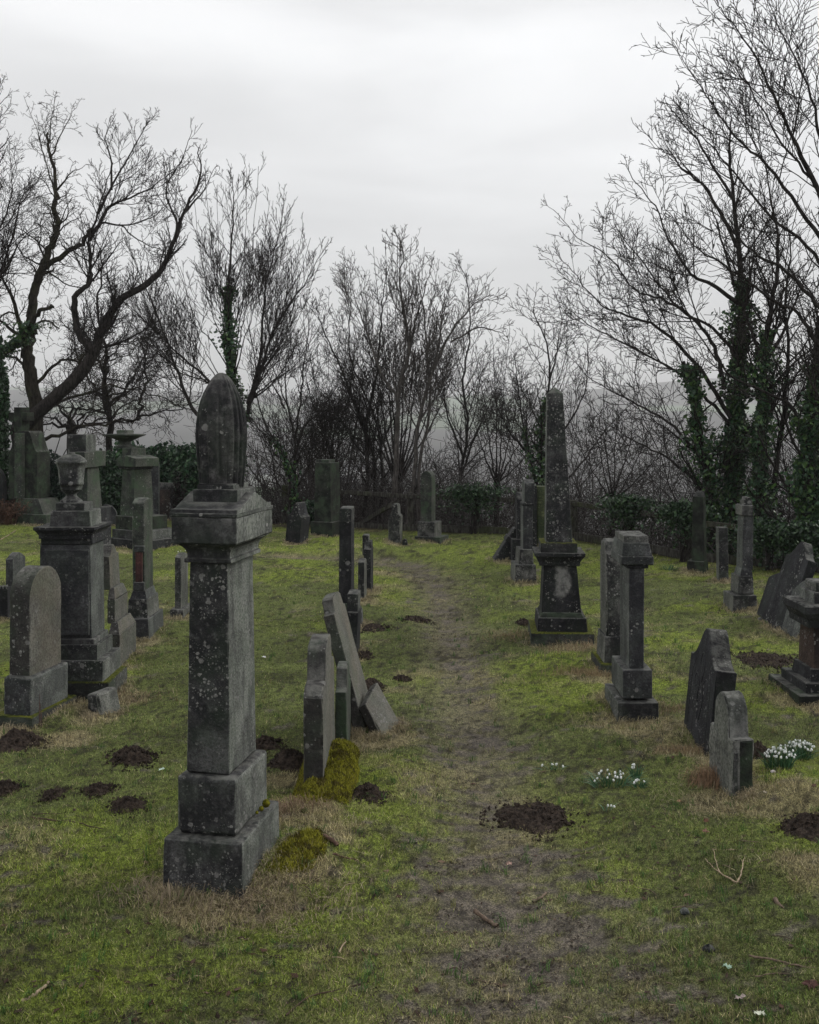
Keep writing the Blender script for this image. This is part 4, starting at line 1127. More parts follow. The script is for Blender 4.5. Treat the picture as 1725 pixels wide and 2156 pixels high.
# --- left: great leaning tree
tree('great leaning tree with a sweeping bent trunk rising from behind the left cross monument', [
    ([(40, 905), (55, 890), (165, 790), (200, 735), (212, 700), (250, 635), (325, 585), (360, 525), (386, 450), (420, 375), (418, 310)], .26, .012, dict(G, dy=.5, jit=.018, t0=.3, dens=2.6)),
    ([(195, 740), (162, 690), (158, 625), (185, 600), (192, 560), (188, 500), (205, 450), (218, 405), (238, 340)], .13, .01, dict(dy=-.6, jit=.014, t0=.3, dens=2.6)),
    ([(188, 505), (215, 460), (235, 432), (300, 405), (345, 375), (382, 342)], .07, .006, dict(dy=-.9)),
    ([(205, 450), (232, 400), (270, 330), (305, 270), (325, 245)], .05, .006, dict(dy=.6, dens=3.4)),
    ([(235, 400), (232, 330), (222, 285), (245, 240)], .04, .006, dict(dy=.2, dens=3.4)),
    ([(212, 470), (270, 472), (330, 450), (370, 400)], .035, .006, dict(dy=1.2)),
    ([(250, 472), (300, 510), (340, 530), (370, 575)], .025, .005, dict(dy=1.6)),
    ([(360, 525), (372, 470), (350, 400), (385, 330), (405, 275)], .05, .006, dict(dy=-1, dens=3.)),
    ([(386, 450), (430, 400), (452, 350)], .04, .006, dict(dy=.5, dens=3.)),
    ], 26.2, dict(ASH, dens=[3.8, 8.8, 13, 8], up=.14), 3, base=(40, 905), depth=1.2)
tree('gnarled upright tree with crooked limbs at the far left, behind the leaning one', [
    ([(78, 935), (66, 800), (56, 740), (66, 700), (66, 650), (80, 590), (100, 535), (120, 480), (115, 430), (120, 400), (107, 325), (102, 280)], .25, .03, dict(G, dy=.6, jit=.03, t0=.45, dens=2.4)),
    ([(68, 640), (85, 575), (120, 545), (165, 515), (195, 480)], .13, .05, dict(dy=-.4, jit=.03)),
    ([(118, 420), (95, 340), (80, 280), (50, 200)], .03, .005, dict(dens=3.4)),
    ([(107, 330), (135, 270), (165, 215)], .03, .005, dict(dens=3.4)),
    ([(104, 300), (112, 240), (118, 190)], .025, .005, dict(dens=3.4)),
    ([(120, 400), (150, 365), (190, 345)], .04, .005, dict(dens=3.)),
    ([(-90, 790), (-30, 760), (30, 725), (60, 690), (84, 655), (104, 647), (112, 644)], .17, .03, dict(dy=-2.5, bare=True, jit=.02, ivy=(2200, .05, .55), isp=.12)),
    ([(60, 690), (95, 675), (125, 692)], .05, .02, dict(dy=-1)),
    ([(60, 760), (30, 640), (-5, 560), (-20, 450)], .1, .01, dict(dens=3.)),
    ([(62, 720), (20, 690), (-20, 650), (-50, 600)], .08, .01, dict(dens=3.)),
    ([(76, 850), (140, 800), (200, 720), (230, 690)], .05, .01, dict(dy=1., jit=.04)),
    ([(76, 860), (150, 835), (240, 815), (330, 830), (415, 870)], .06, .012, dict(dy=1.5, jit=.05, dens=3)),
    ([(74, 810), (130, 760), (190, 770), (260, 745), (330, 700)], .06, .01, dict(dy=2, jit=.05, dens=3)),
    ([(70, 780), (20, 750), (-40, 740)], .06, .02, dict(dy=1, jit=.04)),
    ([(75, 925), (150, 905), (240, 890), (300, 880)], .07, .02, dict(dy=.5, jit=.04)),
    ], 28, dict(OAK, dens=[3.6, 7.4, 11, 8]), 5, bark=BARKG, base=(78, 935), depth=1.6)
tree('smaller crooked tree with spreading low branches behind the bowl monument', [
    ([(232, 925), (232, 880), (218, 800), (222, 740), (205, 660), (215, 560), (190, 470)], .13, .01, dict(G, jit=.03, dens=3)),
    ([(222, 860), (270, 810), (300, 760), (330, 650), (350, 560)], .06, .006, dict(jit=.04, dens=3)),
    ([(222, 840), (180, 790), (150, 700), (100, 640)], .05, .006, dict(jit=.04, dens=3)),
    ([(290, 885), (295, 850), (310, 800), (300, 720), (330, 620), (300, 500)], .07, .006, dict(jit=.04, dens=3, dy=1)),
    ([(232, 890), (290, 880), (350, 865), (400, 850), (440, 800)], .05, .008, dict(jit=.04, dens=3)),
    ([(225, 870), (170, 860), (110, 850), (60, 830)], .05, .008, dict(jit=.05, dens=3)),
    ], 30, dict(OAK, dens=[3.6, 7.4, 11, 8]), 9, base=(232, 925), depth=1.8)
rq = random.Random(19)
tree('low gnarled tree with spreading crooked limbs behind the yew bush', [
    ([(150, 940), (152, 910), (150, 890)], .14, .12, dict(G, bare=True)),
    ]+fan(151, 905, [(10, 850), (45, 790), (95, 730), (150, 690), (205, 700), (262, 750), (318, 810), (350, 860)], .06, rq, sag=.6, jit=.05, dens=3.),
    29, dict(OAK), 20, base=(150, 940), depth=1.6)
tree('dark tree with fine upswept twigs cut by the left edge', [
    ([(-60, 900), (-50, 700), (-40, 520), (-25, 380), (-8, 250), (0, 165)], .18, .008, dict(G, dens=3.2, t0=.3)),
    ([(-50, 700), (-10, 600), (20, 520), (45, 420), (55, 380)], .08, .006, dict(dens=3.4)),
    ([(-45, 560), (0, 480), (25, 400), (20, 300)], .06, .006, dict(dens=3.4)),
    ([(-48, 640), (15, 560), (50, 500), (90, 470)], .06, .006, dict(dens=3.4)),
    ], 27, dict(FINE, wig=.15), 12, base=(-60, 900), depth=1.5)
# --- centre left: vase shaped tree with ivy
V0 = [(500, 1060), (500, 960), (497, 860)]
rq = random.Random(4)
tree('vase-shaped tree with an ivy-wrapped fork behind the draped monument', [
    (V0, .15, .12, dict(G, bare=True, ivy=(500, .5, 1.))),
    ([(497, 870), (486, 760), (480, 650), (484, 540), (492, 430), (485, 380)], .10, .006, dict(dy=.3, ivy=(2400, .04, .50), isp=.10, dens=2.6)),
    ([(500, 900), (522, 865), (545, 790), (580, 690), (640, 600), (690, 515)], .09, .006, dict(dy=-.5, ivy=(250, .0, .2))),
    ([(495, 900), (415, 870), (375, 790), (345, 700), (300, 590), (265, 500)], .08, .006, dict(dy=-.5, ivy=(260, .0, .2))),
    ([(498, 880), (440, 800), (370, 740), (280, 650), (195, 575)], .06, .005, dict(dy=.8)),
    ([(545, 790), (552, 690), (560, 600), (590, 480), (600, 400)], .05, .005, dict(dy=.5)),
    ]+fan(492, 800, [(405, 400), (432, 370), (455, 390), (520, 355), (545, 350), (570, 420), (350, 470)], .03, rq, dens=1.5)
    +fan(520, 850, [(610, 440), (640, 470), (655, 500), (672, 560), (700, 640)], .03, rq, dens=1.5)
    +fan(478, 830, [(330, 540), (240, 640), (290, 700), (380, 560)], .026, rq, dens=1.5),
    25.5, VASE, 21, base=(500, 1060), depth=1.2)
# --- small tree
tree('young multi-forked tree between the vase-shaped tree and the dark pillar', [
    ([(622, 1085), (620, 1030), (622, 960), (612, 880), (585, 800), (560, 740)], .06, .006, dict(G, ivy=(260, .1, .5))),
    ([(612, 1080), (608, 1000), (585, 940), (555, 880), (535, 810), (525, 760)], .05, .006, dict(G, ivy=(200, .3, .6))),
    ([(622, 960), (640, 900), (680, 860), (715, 800), (740, 740)], .04, .005, {}),
    ([(620, 930), (632, 850), (640, 770), (650, 690), (640, 620)], .04, .005, {}),
    ([(612, 890), (600, 800), (610, 720), (600, 640)], .03, .005, {}),
    ([(600, 860), (570, 800), (545, 730)], .03, .005, {}),
    ], 24.6, FINE, 31, base=(620, 1085), depth=.8)
# --- centre thicket trees
rq = random.Random(8)
tree('tall twin-stemmed sycamore in the middle with pale grey bark', [
    ([(828, 1090), (832, 1010), (838, 900), (840, 810), (862, 740), (850, 660), (842, 590), (850, 540), (842, 510)], .10, .006, dict(G, dens=3, t0=.4)),
    ([(858, 1090), (872, 1000), (880, 900), (905, 800), (950, 700), (1000, 640), (1040, 620)], .09, .006, dict(G, dens=2.6, t0=.4)),
    ([(880, 1090), (884, 980), (905, 860), (900, 740), (890, 640), (880, 570)], .07, .006, dict(G, dens=2.8, t0=.4)),
    ([(838, 840), (800, 780), (770, 690), (745, 620), (735, 540)], .05, .005, dict(dens=3)),
    ([(905, 800), (925, 720), (935, 640), (960, 570)], .04, .005, dict(dens=3)),
    ([(862, 740), (880, 660), (900, 590), (915, 540)], .04, .005, dict(dens=3)),
    ([(950, 720), (1010, 690), (1050, 700), (1070, 710)], .03, .005, dict(dens=3)),
    ], 23.8, ASH, 41, bark=BARKL, base=(850, 1090), depth=1.)
rq = random.Random(88)
tree('rounded thicket tree with many upright stems behind the pale sycamore', [
    ([(840, 1100), (836, 1040), (834, 980)], .12, .1, dict(G, bare=True)),
    ]+fan(838, 1020, [(690, 640), (720, 590), (752, 560), (785, 520), (812, 500), (838, 495), (868, 500), (895, 520), (925, 545), (955, 570), (985, 600), (1015, 640)], .045, rq, sag=.1, dens=1.7),
    25, dict(FINE, up=.16), 42, base=(840, 1100), depth=1.3)
tree('low spreading scrub tree between the sycamore and the obelisk', [
    ([(1045, 1110), (1046, 1060), (1048, 1000)], .08, .07, dict(G, bare=True)),
    ]+fan(1047, 1020, [(960, 780), (1000, 740), (1035, 700), (1075, 690), (1110, 730), (1150, 780), (1200, 840)], .035, rq, sag=.2, dens=3),
    26, dict(FINE, up=.12), 44, base=(1045, 1110), depth=1.3)
tree('bushy low tree right of the obelisk behind the fence', [
    ([(1290, 1150), (1292, 1090), (1290, 1040)], .08, .07, dict(G, bare=True)),
    ]+fan(1290, 1060, [(1190, 860), (1230, 800), (1270, 780), (1310, 770), (1350, 790), (1400, 830), (1440, 880)], .035, rq, sag=.2, dens=3.2),
    23.5, dict(FINE, up=.10), 45, base=(1290, 1150), depth=1.3)
tree('bushy low tree between the vase-shaped tree and the dark pillar', [
    ([(700, 1110), (702, 1060), (700, 1020)], .08, .07, dict(G, bare=True)),
    ]+fan(700, 1040, [(590, 840), (620, 760), (650, 720), (690, 700), (730, 720), (770, 780)], .035, rq, sag=.2, dens=3.2),
    27, dict(FINE, up=.12), 46, base=(700, 1110), depth=1.3)
tree('dark many-stemmed tree left of the pale sycamore', [
    ([(765, 1090), (775, 1000), (770, 900), (790, 800), (800, 720), (805, 640), (815, 570)], .09, .006, dict(G, dens=3)),
    ([(790, 1090), (785, 960), (750, 860), (715, 770), (680, 690), (665, 640)], .07, .006, dict(G, dens=3)),
    ([(800, 1090), (805, 980), (790, 880), (740, 760), (735, 660), (730, 560)], .06, .006, dict(G, dens=3)),
    ([(700, 1090), (704, 990), (700, 930), (730, 850), (750, 740)], .06, .006, dict(G)),
    ([(700, 980), (680, 900), (650, 820), (640, 730)], .04, .006, {}),
    ], 25.5, FINE, 43, base=(780, 1090), depth=1.2)
tree('slim dark tree just right of the pale sycamore', [
    ([(960, 1100), (970, 1000), (985, 900), (975, 800), (990, 700), (985, 600), (965, 555)], .07, .006, dict(G, dens=3.2)),
    ([(970, 1000), (1010, 900), (1040, 830), (1060, 760)], .04, .005, dict(dens=3)),
    ([(975, 960), (940, 860), (930, 760), (900, 680)], .04, .005, dict(dens=3)),
    ], 27, FINE, 47, base=(960, 1100), depth=1.2)
tree('slender tree with an ivy patch rising behind the obelisk', [
    ([(1140, 1130), (1142, 1000), (1140, 900), (1158, 800), (1150, 720), (1125, 660), (1128, 612)], .07, .005, dict(G, dens=3, ivy=(900, .18, .55), isp=.08)),
    ([(1150, 1100), (1120, 980), (1100, 880), (1090, 800), (1085, 740)], .05, .005, dict(dens=3, ivy=(350, .1, .5))),
    ([(1158, 800), (1172, 740), (1180, 690), (1190, 650)], .03, .005, dict(dens=3.4)),
    ([(1145, 960), (1190, 900), (1230, 830), (1240, 740), (1215, 680)], .04, .005, dict(dens=3)),
    ([(1140, 980), (1080, 920), (1050, 860), (1030, 800)], .035, .005, dict(dens=3)),
    ([(1148, 1050), (1220, 980), (1280, 900), (1340, 840)], .04, .005, dict(dens=3)),
    ], 24, FINE, 53, base=(1140, 1130), depth=1.)
# --- right: ivy-clad group
iv = lambda n, a=0., c=.75: (n, a, c)
tree('tall ivy-clad tree with long limbs sweeping to the left, largest of the right-hand group', [
    ([(1543, 1180), (1543, 1115), (1548, 960), (1553, 816), (1564, 625), (1550, 479), (1537, 326), (1540, 234)], .17, .008, dict(G, dy=.3, dens=3, t0=.5, ivy=iv(9000, .08, .66), isp=.13)),
    ([(1500, 1180), (1498, 1080), (1490, 1000), (1470, 900), (1462, 820), (1440, 760)], .10, .03, dict(G, dy=-.2, ivy=iv(3400, .08, .98), isp=.13)),
    ([(1525, 820), (1505, 730), (1470, 680), (1406, 636), (1336, 610), (1287, 544), (1216, 500), (1167, 440)], .06, .005, dict(dy=-.8, dens=3.2)),
    ([(1540, 880), (1460, 760), (1385, 690), (1310, 660), (1265, 640), (1205, 570), (1167, 530)], .06, .005, dict(dy=-.3, dens=3.2)),
    ([(1540, 900), (1480, 830), (1420, 780), (1330, 730), (1250, 690), (1195, 650), (1167, 622)], .05, .005, dict(dy=.5, dens=3.2)),
    ([(1556, 640), (1500, 600), (1455, 575), (1410, 506), (1380, 435), (1330, 375), (1318, 335)], .06, .005, dict(dy=-.4, dens=3.2)),
    ([(1552, 520), (1490, 400), (1435, 355), (1402, 305), (1392, 275)], .05, .005, dict(dy=.4, dens=3.2)),
    ([(1545, 420), (1478, 310), (1430, 250), (1405, 215)], .04, .005, dict(dy=-.3, dens=3.2)),
    ([(1560, 760), (1500, 690), (1430, 650), (1360, 560), (1300, 480), (1290, 450)], .05, .005, dict(dy=1., dens=3.2)),
    ([(1500, 1000), (1420, 900), (1340, 850), (1250, 800), (1190, 740)], .05, .005, dict(dy=.6, dens=3.)),
    ([(1500, 1060), (1430, 980), (1360, 940), (1290, 900), (1240, 850)], .045, .005, dict(dy=.2, dens=3.)),
    ([(1553, 700), (1580, 600), (1590, 480), (1600, 380)], .05, .005, dict(dy=.5, dens=3.)),
    ([(1545, 600), (1520, 500), (1500, 440), (1480, 380)], .04, .005, dict(dy=.8, dens=3.)),
    ], 19.8, dict(FINE, wig=.13, up=.09), 61, base=(1543, 1180), depth=1.)
tree('ivy-wrapped tree just right of the largest one in the right-hand group', [
    ([(1600, 1180), (1603, 1100), (1600, 960), (1608, 850), (1612, 720), (1625, 640), (1640, 520), (1620, 400), (1610, 330)], .12, .006, dict(G, dy=.2, dens=3, t0=.4, ivy=iv(5200, .08, .60), isp=.11)),
    ([(1612, 760), (1650, 700), (1690, 600), (1720, 520)], .06, .006, dict(dens=3)),
    ([(1600, 900), (1650, 820), (1700, 780), (1760, 740)], .05, .006, dict(dens=3)),
    ([(1610, 760), (1570, 660), (1580, 560), (1560, 440)], .04, .005, dict(dens=3)),
    ], 19.2, dict(FINE, wig=.13), 63, base=(1600, 1180), depth=.8)
tree('thin bare-stemmed tree between the two ivy-clad ones near the right edge', [
    ([(1625, 1180), (1628, 1060), (1645, 900), (1660, 760), (1655, 640), (1665, 520), (1650, 420)], .075, .006, dict(G, dy=.3, dens=3, t0=.35)),
    ([(1645, 900), (1690, 820), (1720, 740)], .04, .005, dict(dens=3)),
    ], 19.6, FINE, 65, base=(1625, 1180), depth=.8)
tree('thick ivy-covered tree at the right edge with an arching low limb', [
    ([(1700, 1200), (1702, 1100), (1702, 1000), (1712, 880), (1722, 740), (1735, 600), (1730, 420), (1745, 250)], .17, .02, dict(G, dy=.2, dens=2.6, ivy=iv(5200, .06, .62), isp=.12)),
    ([(1706, 950), (1680, 890), (1660, 850), (1600, 820), (1540, 790), (1490, 730), (1440, 640), (1400, 560)], .06, .006, dict(dy=-.8, dens=2.8, ivy=iv(260, .0, .2))),
    ([(1700, 1150), (1650, 1110), (1600, 1060), (1560, 1000)], .05, .01, dict(dy=-.6, dens=2)),
    ], 17.8, FINE, 67, base=(1700, 1200), depth=.8)
tree('overhanging tree whose long branches reach in from beyond the right edge', [
    ([(1830, 1300), (1810, 1100), (1800, 950), (1790, 820), (1770, 640), (1790, 420), (1790, 200), (1800, 20), (1790, -120)], .2, .03, dict(G, dy=.3, dens=3)),
    ([(1790, 800), (1720, 720), (1680, 660), (1610, 620), (1545, 570), (1475, 528), (1410, 450), (1395, 420)], .05, .004, dict(dy=-.4, dens=3.2)),
    ([(1790, 720), (1725, 640), (1640, 560), (1570, 520), (1500, 420), (1420, 320), (1400, 285)], .05, .004, dict(dy=.2, dens=3.2)),
    ([(1770, 560), (1700, 460), (1620, 350), (1560, 300), (1500, 220), (1440, 130), (1415, 95)], .05, .004, dict(dy=.2, dens=3.4)),
    ([(1760, 480), (1690, 330), (1630, 200), (1580, 100), (1520, 20), (1490, -20)], .05, .004, dict(dy=-.5, dens=3.4)),
    ([(1750, 440), (1730, 300), (1700, 180), (1640, 60), (1600, -40)], .05, .004, dict(dy=.4, dens=3.4)),
    ([(1765, 600), (1700, 520), (1600, 430), (1520, 330), (1450, 260), (1425, 225)], .045, .004, dict(dy=.8, dens=3.4)),
    ([(1800, 900), (1740, 860), (1680, 760), (1620, 720), (1560, 650)], .04, .004, dict(dy=.1, dens=3)),
    ([(1765, 560), (1720, 400), (1650, 300), (1560, 150), (1540, 60)], .045, .004, dict(dy=.3, dens=3.4)),
    ], 15.5, FINE, 71, base=(1830, 1300), depth=1.)

# --- undergrowth thicket behind the fence
def thicket(name, label, n, x0, x1, d0, d1, hl, seed, S, tint=BARK, zt=None):
    rr = random.Random(seed); bag = Bag(4)
    for i in range(n):
        px = rr.uniform(x0, x1); dd = rr.uniform(d0, d1)
        X = (px-HX)/F*dd; Yy = edge(X)+(dd-23)*1.0+.5; z = gz(X, Yy)
        L = rr.uniform(*hl); a = rr.gauss(0, .5); bdir = np.array([math.sin(a)*1.1, rr.gauss(0, .35), math.cos(a)])
        grow(bag, np.array([X, Yy, z-.1]), bdir/np.linalg.norm(bdir), L, rr.uniform(.008, .022), 0, 2, rr, S)
    o = bag.build(name, tint); tag(o, label, 'undergrowth'); o['kind'] = 'stuff'
SH = dict(dens=[5, 6.0, 6], ang=48, up=.03, wig=.24, rat=.46, minr=.0048, seg=.28, st=.42)
SHB = bark_mat('bramble_bark', (.016, .014, .014), (.10, .092, .088))
thicket('undergrowth', 'tangled bare scrub and brambles behind the fence', 350, 480, 1760, 23.2, 27, (1.2, 2.6), 5, SH, SHB)
thicket('undergrowth', 'lower tangle of scrub down the slope on the left behind the hedge', 120, 60, 900, 27, 33, (2., 3.4), 6, dict(SH, dens=[4, 5, 5]), BARK)
thicket('undergrowth', 'taller scrub down the slope in the middle distance', 255, 480, 1750, 26, 36, (2.6, 5.2), 8, dict(SH, dens=[3.6, 4.6, 5], up=.06), BARK)

# --- far wood on the slope: hazy crowns
def far_wood():
    rr = random.Random(77); bag = Bag(4)
    for i in range(110):
        Y = rr.uniform(48, 260)**1.0; X = rr.uniform(-.42, .42)*Y; z = gz(X, Y)
        Hh = rr.uniform(5, 9.5)
        p = np.array([X, Y, z-.3]); tube(bag, [p, p+[0, 0, Hh*.5]], [.18, .1], 3)
        for j in range(15):
            a = rr.random()*6.28; el = rr.uniform(.35, 1.3); l = Hh*rr.uniform(.35, .6)
            d = np.array([math.cos(a)*math.cos(el), math.sin(a)*math.cos(el), math.sin(el)])
            q = p+np.array([0, 0, Hh*rr.uniform(.15, .5)])
            pts = [q, q+d*l*.5+[0, 0, .1*l], q+d*l+[0, 0, .3*l]]; tube(bag, pts, [.06, .045, .02], 3)
            for k in range(6):
                t = rr.uniform(.2, 1); c = q+d*l*t; e = d+np.array([rr.gauss(0, .6), rr.gauss(0, .6), rr.uniform(.0, .8)])
                tube(bag, [c, c+e*l*.3], [.03, .014], 3)
    o = bag.build('far_wood', BARK); tag(o, 'hazy bare woodland down in the valley', 'wood'); o['kind'] = 'stuff'
far_wood()

# ------------------------------------------------------------------ hedge, shrubs
def shrub(label, px, pyt, pyb, w_, d, n, seed, name='evergreen_shrub', cols=((.012, .03, .014), (.018, .045, .02), (.03, .065, .028)), size=.05, cat='shrub', pointy=False):
    X = (px-HX)/F*d; s = d/F; z0 = gz(X, d); top = EYE-(pyt-HY)*s; rx = w_*s/2; hh = top-z0
    root = thing(name, label, cat, (X, d, z0))
    a = nr.random(n)*6.283; ce = nr.random(n)*2-1; rad = nr.random(n)**.28
    st = np.sqrt(1-ce**2); ux, uy, uz = np.cos(a)*st, np.sin(a)*st, ce
    lump = 1+.22*vn(ux*3+seed, uz*3, seed)+.14*vn(ux*8, uy*6+uz*7, seed+1)
    if pointy: lump = 1+.35*np.maximum(0, uz)*np.abs(vn(a*4, uz, seed))
    c = np.stack([ux*rx*rad*lump, uy*.6*rad*lump*max(.6, rx*.6), hh*.5+uz*hh*.5*rad*lump], -1)
    c[:, 2] = np.maximum(c[:, 2], .02)
    bag = Bag(4); leaves(bag, c, np.full(n, size), cols); bag.build('foliage', LEAF, root, False)
    st_ = Bag(4)
    for k in range(9):
        x = nr.uniform(-.4, .4)*rx; tube(st_, [(x, 0, -.1), (x*1.2, .05, hh*.4), (x*1.6+nr.normal(0, .1), .0, hh*.85)], [.02, .014, .006], 4)
    st_.build('stems', BARK, root)
shrub('dark clipped yew bush between the cross monument and the urn', 130, 950, 1100, 130, 25.6, 9000, 3, size=.035, cols=((.008, .022, .014), (.012, .032, .018)))
shrub('dark evergreen bush behind the small stone cross and leaning slab', 225, 945, 1100, 110, 25.8, 8000, 5, size=.04)
shrub('glossy laurel bush right of the bowl monument', 330, 930, 1090, 110, 26.4, 6500, 7, size=.055, cols=((.012, .035, .016), (.02, .06, .026), (.05, .10, .045)))
shrub('glossy laurel bush just left of the draped monument', 398, 935, 1095, 80, 26, 5200, 9, size=.055, cols=((.012, .035, .016), (.02, .06, .026), (.05, .10, .045)))
shrub('bright laurel sprig behind the bowl monument', 262, 915, 1060, 60, 26.6, 1500, 10, size=.06, cols=((.02, .06, .026), (.05, .12, .04)))
shrub('ivy mass on the hedge bank cut by the left edge', -8, 690, 1060, 50, 25.5, 7000, 11, size=.05, cols=((.014, .04, .014), (.022, .06, .02)))
shrub('low green ivy hummock in the scrub right of the young tree', 655, 1050, 1110, 40, 24.6, 1400, 13, size=.04)
for px, py, w_, lab in [(1000, 1035, 85, 'ivy clump draped over the second fence post'), (1325, 1060, 78, 'dense ivy clump on the fence post right of the obelisk'),
                       (1440, 1075, 70, 'ivy clump on the fence left of the tapered pillar'), (1625, 1115, 95, 'ivy clump on the fence behind the crow-stepped headstone'), (1690, 1120, 80, 'ivy clump on the fence at the right edge')]:
    d = float(np.interp(px, [844, 1062, 1208, 1330, 1452, 1660, 1725], [22.9, 22.4, 21.2, 19.8, 18.2, 17., 16.7]))-.1
    X = (px-HX)/F*d; s = d/F; bag = Bag(4); n = 2300
    c = np.stack([nr.normal(0, w_*s*.36, n), nr.normal(0, .10, n), EYE-(py-HY)*s+nr.normal(0, .065, n)-np.abs(nr.normal(0, .22, n))*(nr.random(n) < .4)], -1); c[:, 2] -= gz(X, d)
    root = thing('ivy_clump', lab, 'ivy', (X, d, gz(X, d))); leaves(bag, c, np.full(n, .032), ((.012, .03, .014), (.02, .05, .02), (.04, .08, .03)))
    bag.build('foliage', LEAF, root, False)
    sb = Bag(4)
    for k in range(6): tube(sb, [(nr.normal(0, .08), 0, -.1), (nr.normal(0, .08), .0, .4), (nr.normal(0, .15), 0, .75)], [.015, .012, .006], 4)
    sb.build('stems', BARK, root)
# dead fern / dock at the left edge, dead thistle
def stalks(name, label, cat, px, py, n, hgt, spread, col, seed, d=None, fuzz=0):
    X, Y = P(px, py)
    if d: Y = d; X = (px-HX)/F*d
    root = thing(name, label, cat, (X, Y, gz(X, Y))); rr = random.Random(seed); bag = Bag(4); bg = Bag(4)
    for k in range(n):
        x, y = rr.gauss(0, spread*.4), rr.gauss(0, spread*.3); lx = rr.gauss(0, spread)
        h_ = hgt*rr.uniform(.5, 1.); c = np.array(col)*rr.uniform(.5, 1.4)
        pts = np.array([(x, y, -.03), (x+lx*.3, y, h_*.5), (x+lx, y+rr.gauss(0, .05), h_)])
        tube(bag, pts, [.006, .005, .002], 3, c)
        if fuzz:
            m = fuzz; t = nr.random((m, 1)); cc = pts[1]+(pts[2]-pts[1])*t+nr.normal(0, .03, (m, 3)); leaves(bg, cc, np.full(m, .022), (tuple(c),))
    bag.build('stems', WOODT, root)
    bg.build('dead_leaves', WOODT, root, False)
stalks('dead_fern', 'rusty dead fern stalks beside the shouldered cross monument', 'dead plant', 14, 1105, 90, .62, .28, (.09, .05, .035), 3, fuzz=10)
stalks('dead_thistle', 'black dead thistle standing in the laurel left of the draped monument', 'dead plant', 374, 1085, 22, 1.25, .1, (.018, .014, .014), 5, d=24.5, fuzz=40)
stalks('sapling', 'thin leafless sapling twig by the buff round-topped headstone', 'sapling', 88, 1532, 2, .38, .02, (.06, .04, .035), 6)
stalks('flowering_weed', 'pale dried weed at the fence foot right of the crow-stepped headstone', 'dead plant', 1632, 1200, 16, .3, .12, (.25, .23, .24), 8, fuzz=5)

# ------------------------------------------------------------------ fence
fp = [(600, 1088), (700, 1115), (865, 1121), (1004, 1122), (1140, 1133), (1208, 1140), (1330, 1160), (1452, 1183), (1560, 1195), (1660, 1204), (1800, 1222)]
fw = []
for px, py in fp:
    X = None
    d = float(np.interp(px, [600, 844, 1062, 1208, 1330, 1452, 1660, 1800], [25.4, 23.1, 22.6, 21.4, 20., 18.4, 17.2, 16.3])); fw.append(((px-HX)/F*d, d))
fence = thing('wooden_fence', 'old post and rail fence with wire mesh along the edge of the drop', 'fence', (*fw[3], gz(*fw[3])))
O = np.array([*fw[3], gz(*fw[3])])
FW = bark_mat('old_fence_wood', (.022, .02, .018), (.075, .072, .064), .6)
rail_z = [.78, .76, .75, .74, .73, .72, .70, .66, .62, .60, .58]
def beam(name, p, q, w_, h_, seed):
    p, q = np.array(p, float), np.array(q, float); L = np.linalg.norm(q-p); V, Fc = rbox(-w_/2, w_/2, 0, L, -h_/2, h_/2, r=.008, cell=.12, disp=.006, chip=.006, seed=seed)
    t = (q-p)/L; sx_ = np.cross(t, [0, 0, 1]); sx_ /= np.linalg.norm(sx_); up = np.cross(sx_, t)
    mk(name, p+V[:, :1]*sx_+V[:, 1:2]*t+V[:, 2:]*up-O, Fc, FW, fence)
for i, (x, y) in enumerate(fw):
    if i in (4, 8): continue
    z = gz(x, y); V, Fc = rbox(x-.07, x+.07, y-.06, y+.06, z-.3, max(z, 0)+rail_z[i]+.06, r=.012, cell=.1, disp=.01, seed=i); mk('post', V-O, Fc, FW, fence)
for i in range(1, len(fw)-1):
    a, c = fw[i], fw[i+1]
    beam('rail', (a[0], a[1]-.09, rail_z[i]), (c[0], c[1]-.09, rail_z[i+1]), .045, .09, i)
    beam('kick_board', (a[0], a[1]-.09, gz(*a)+.09), (c[0], c[1]-.09, gz(*c)+.07), .04, .15, i+20)
beam('brace', (fw[1][0]+.55, fw[1][1]-.2, .0), (fw[2][0]-.25, fw[2][1]-.1, .66), .05, .09, 50)
wb = Bag(4)
for i in range(1, len(fw)-1):
    a, c = np.array(fw[i]), np.array(fw[i+1]); L = np.linalg.norm(c-a); k = int(L/.07)
    for j in range(-9, k):
        for sg in (1, -1):
            t0, t1 = j*.07, j*.07+.62
            za, zb = (.12, .70) if sg > 0 else (.70, .12)
            u0, u1 = max(0, t0), min(L, t1)
            if u1 <= u0: continue
            f0, f1 = (u0-t0)/.62, (u1-t0)/.62
            p0 = (*(a+(c-a)*u0/L), za+(zb-za)*f0); p1 = (*(a+(c-a)*u1/L), za+(zb-za)*f1)
            tube(wb, np.array([p0, p1])-O, [.0010, .0010], 3)
wb.build('wire_mesh', bark_mat('rusty_wire', (.05, .04, .035), (.12, .11, .1)), fence, True, 'stuff')

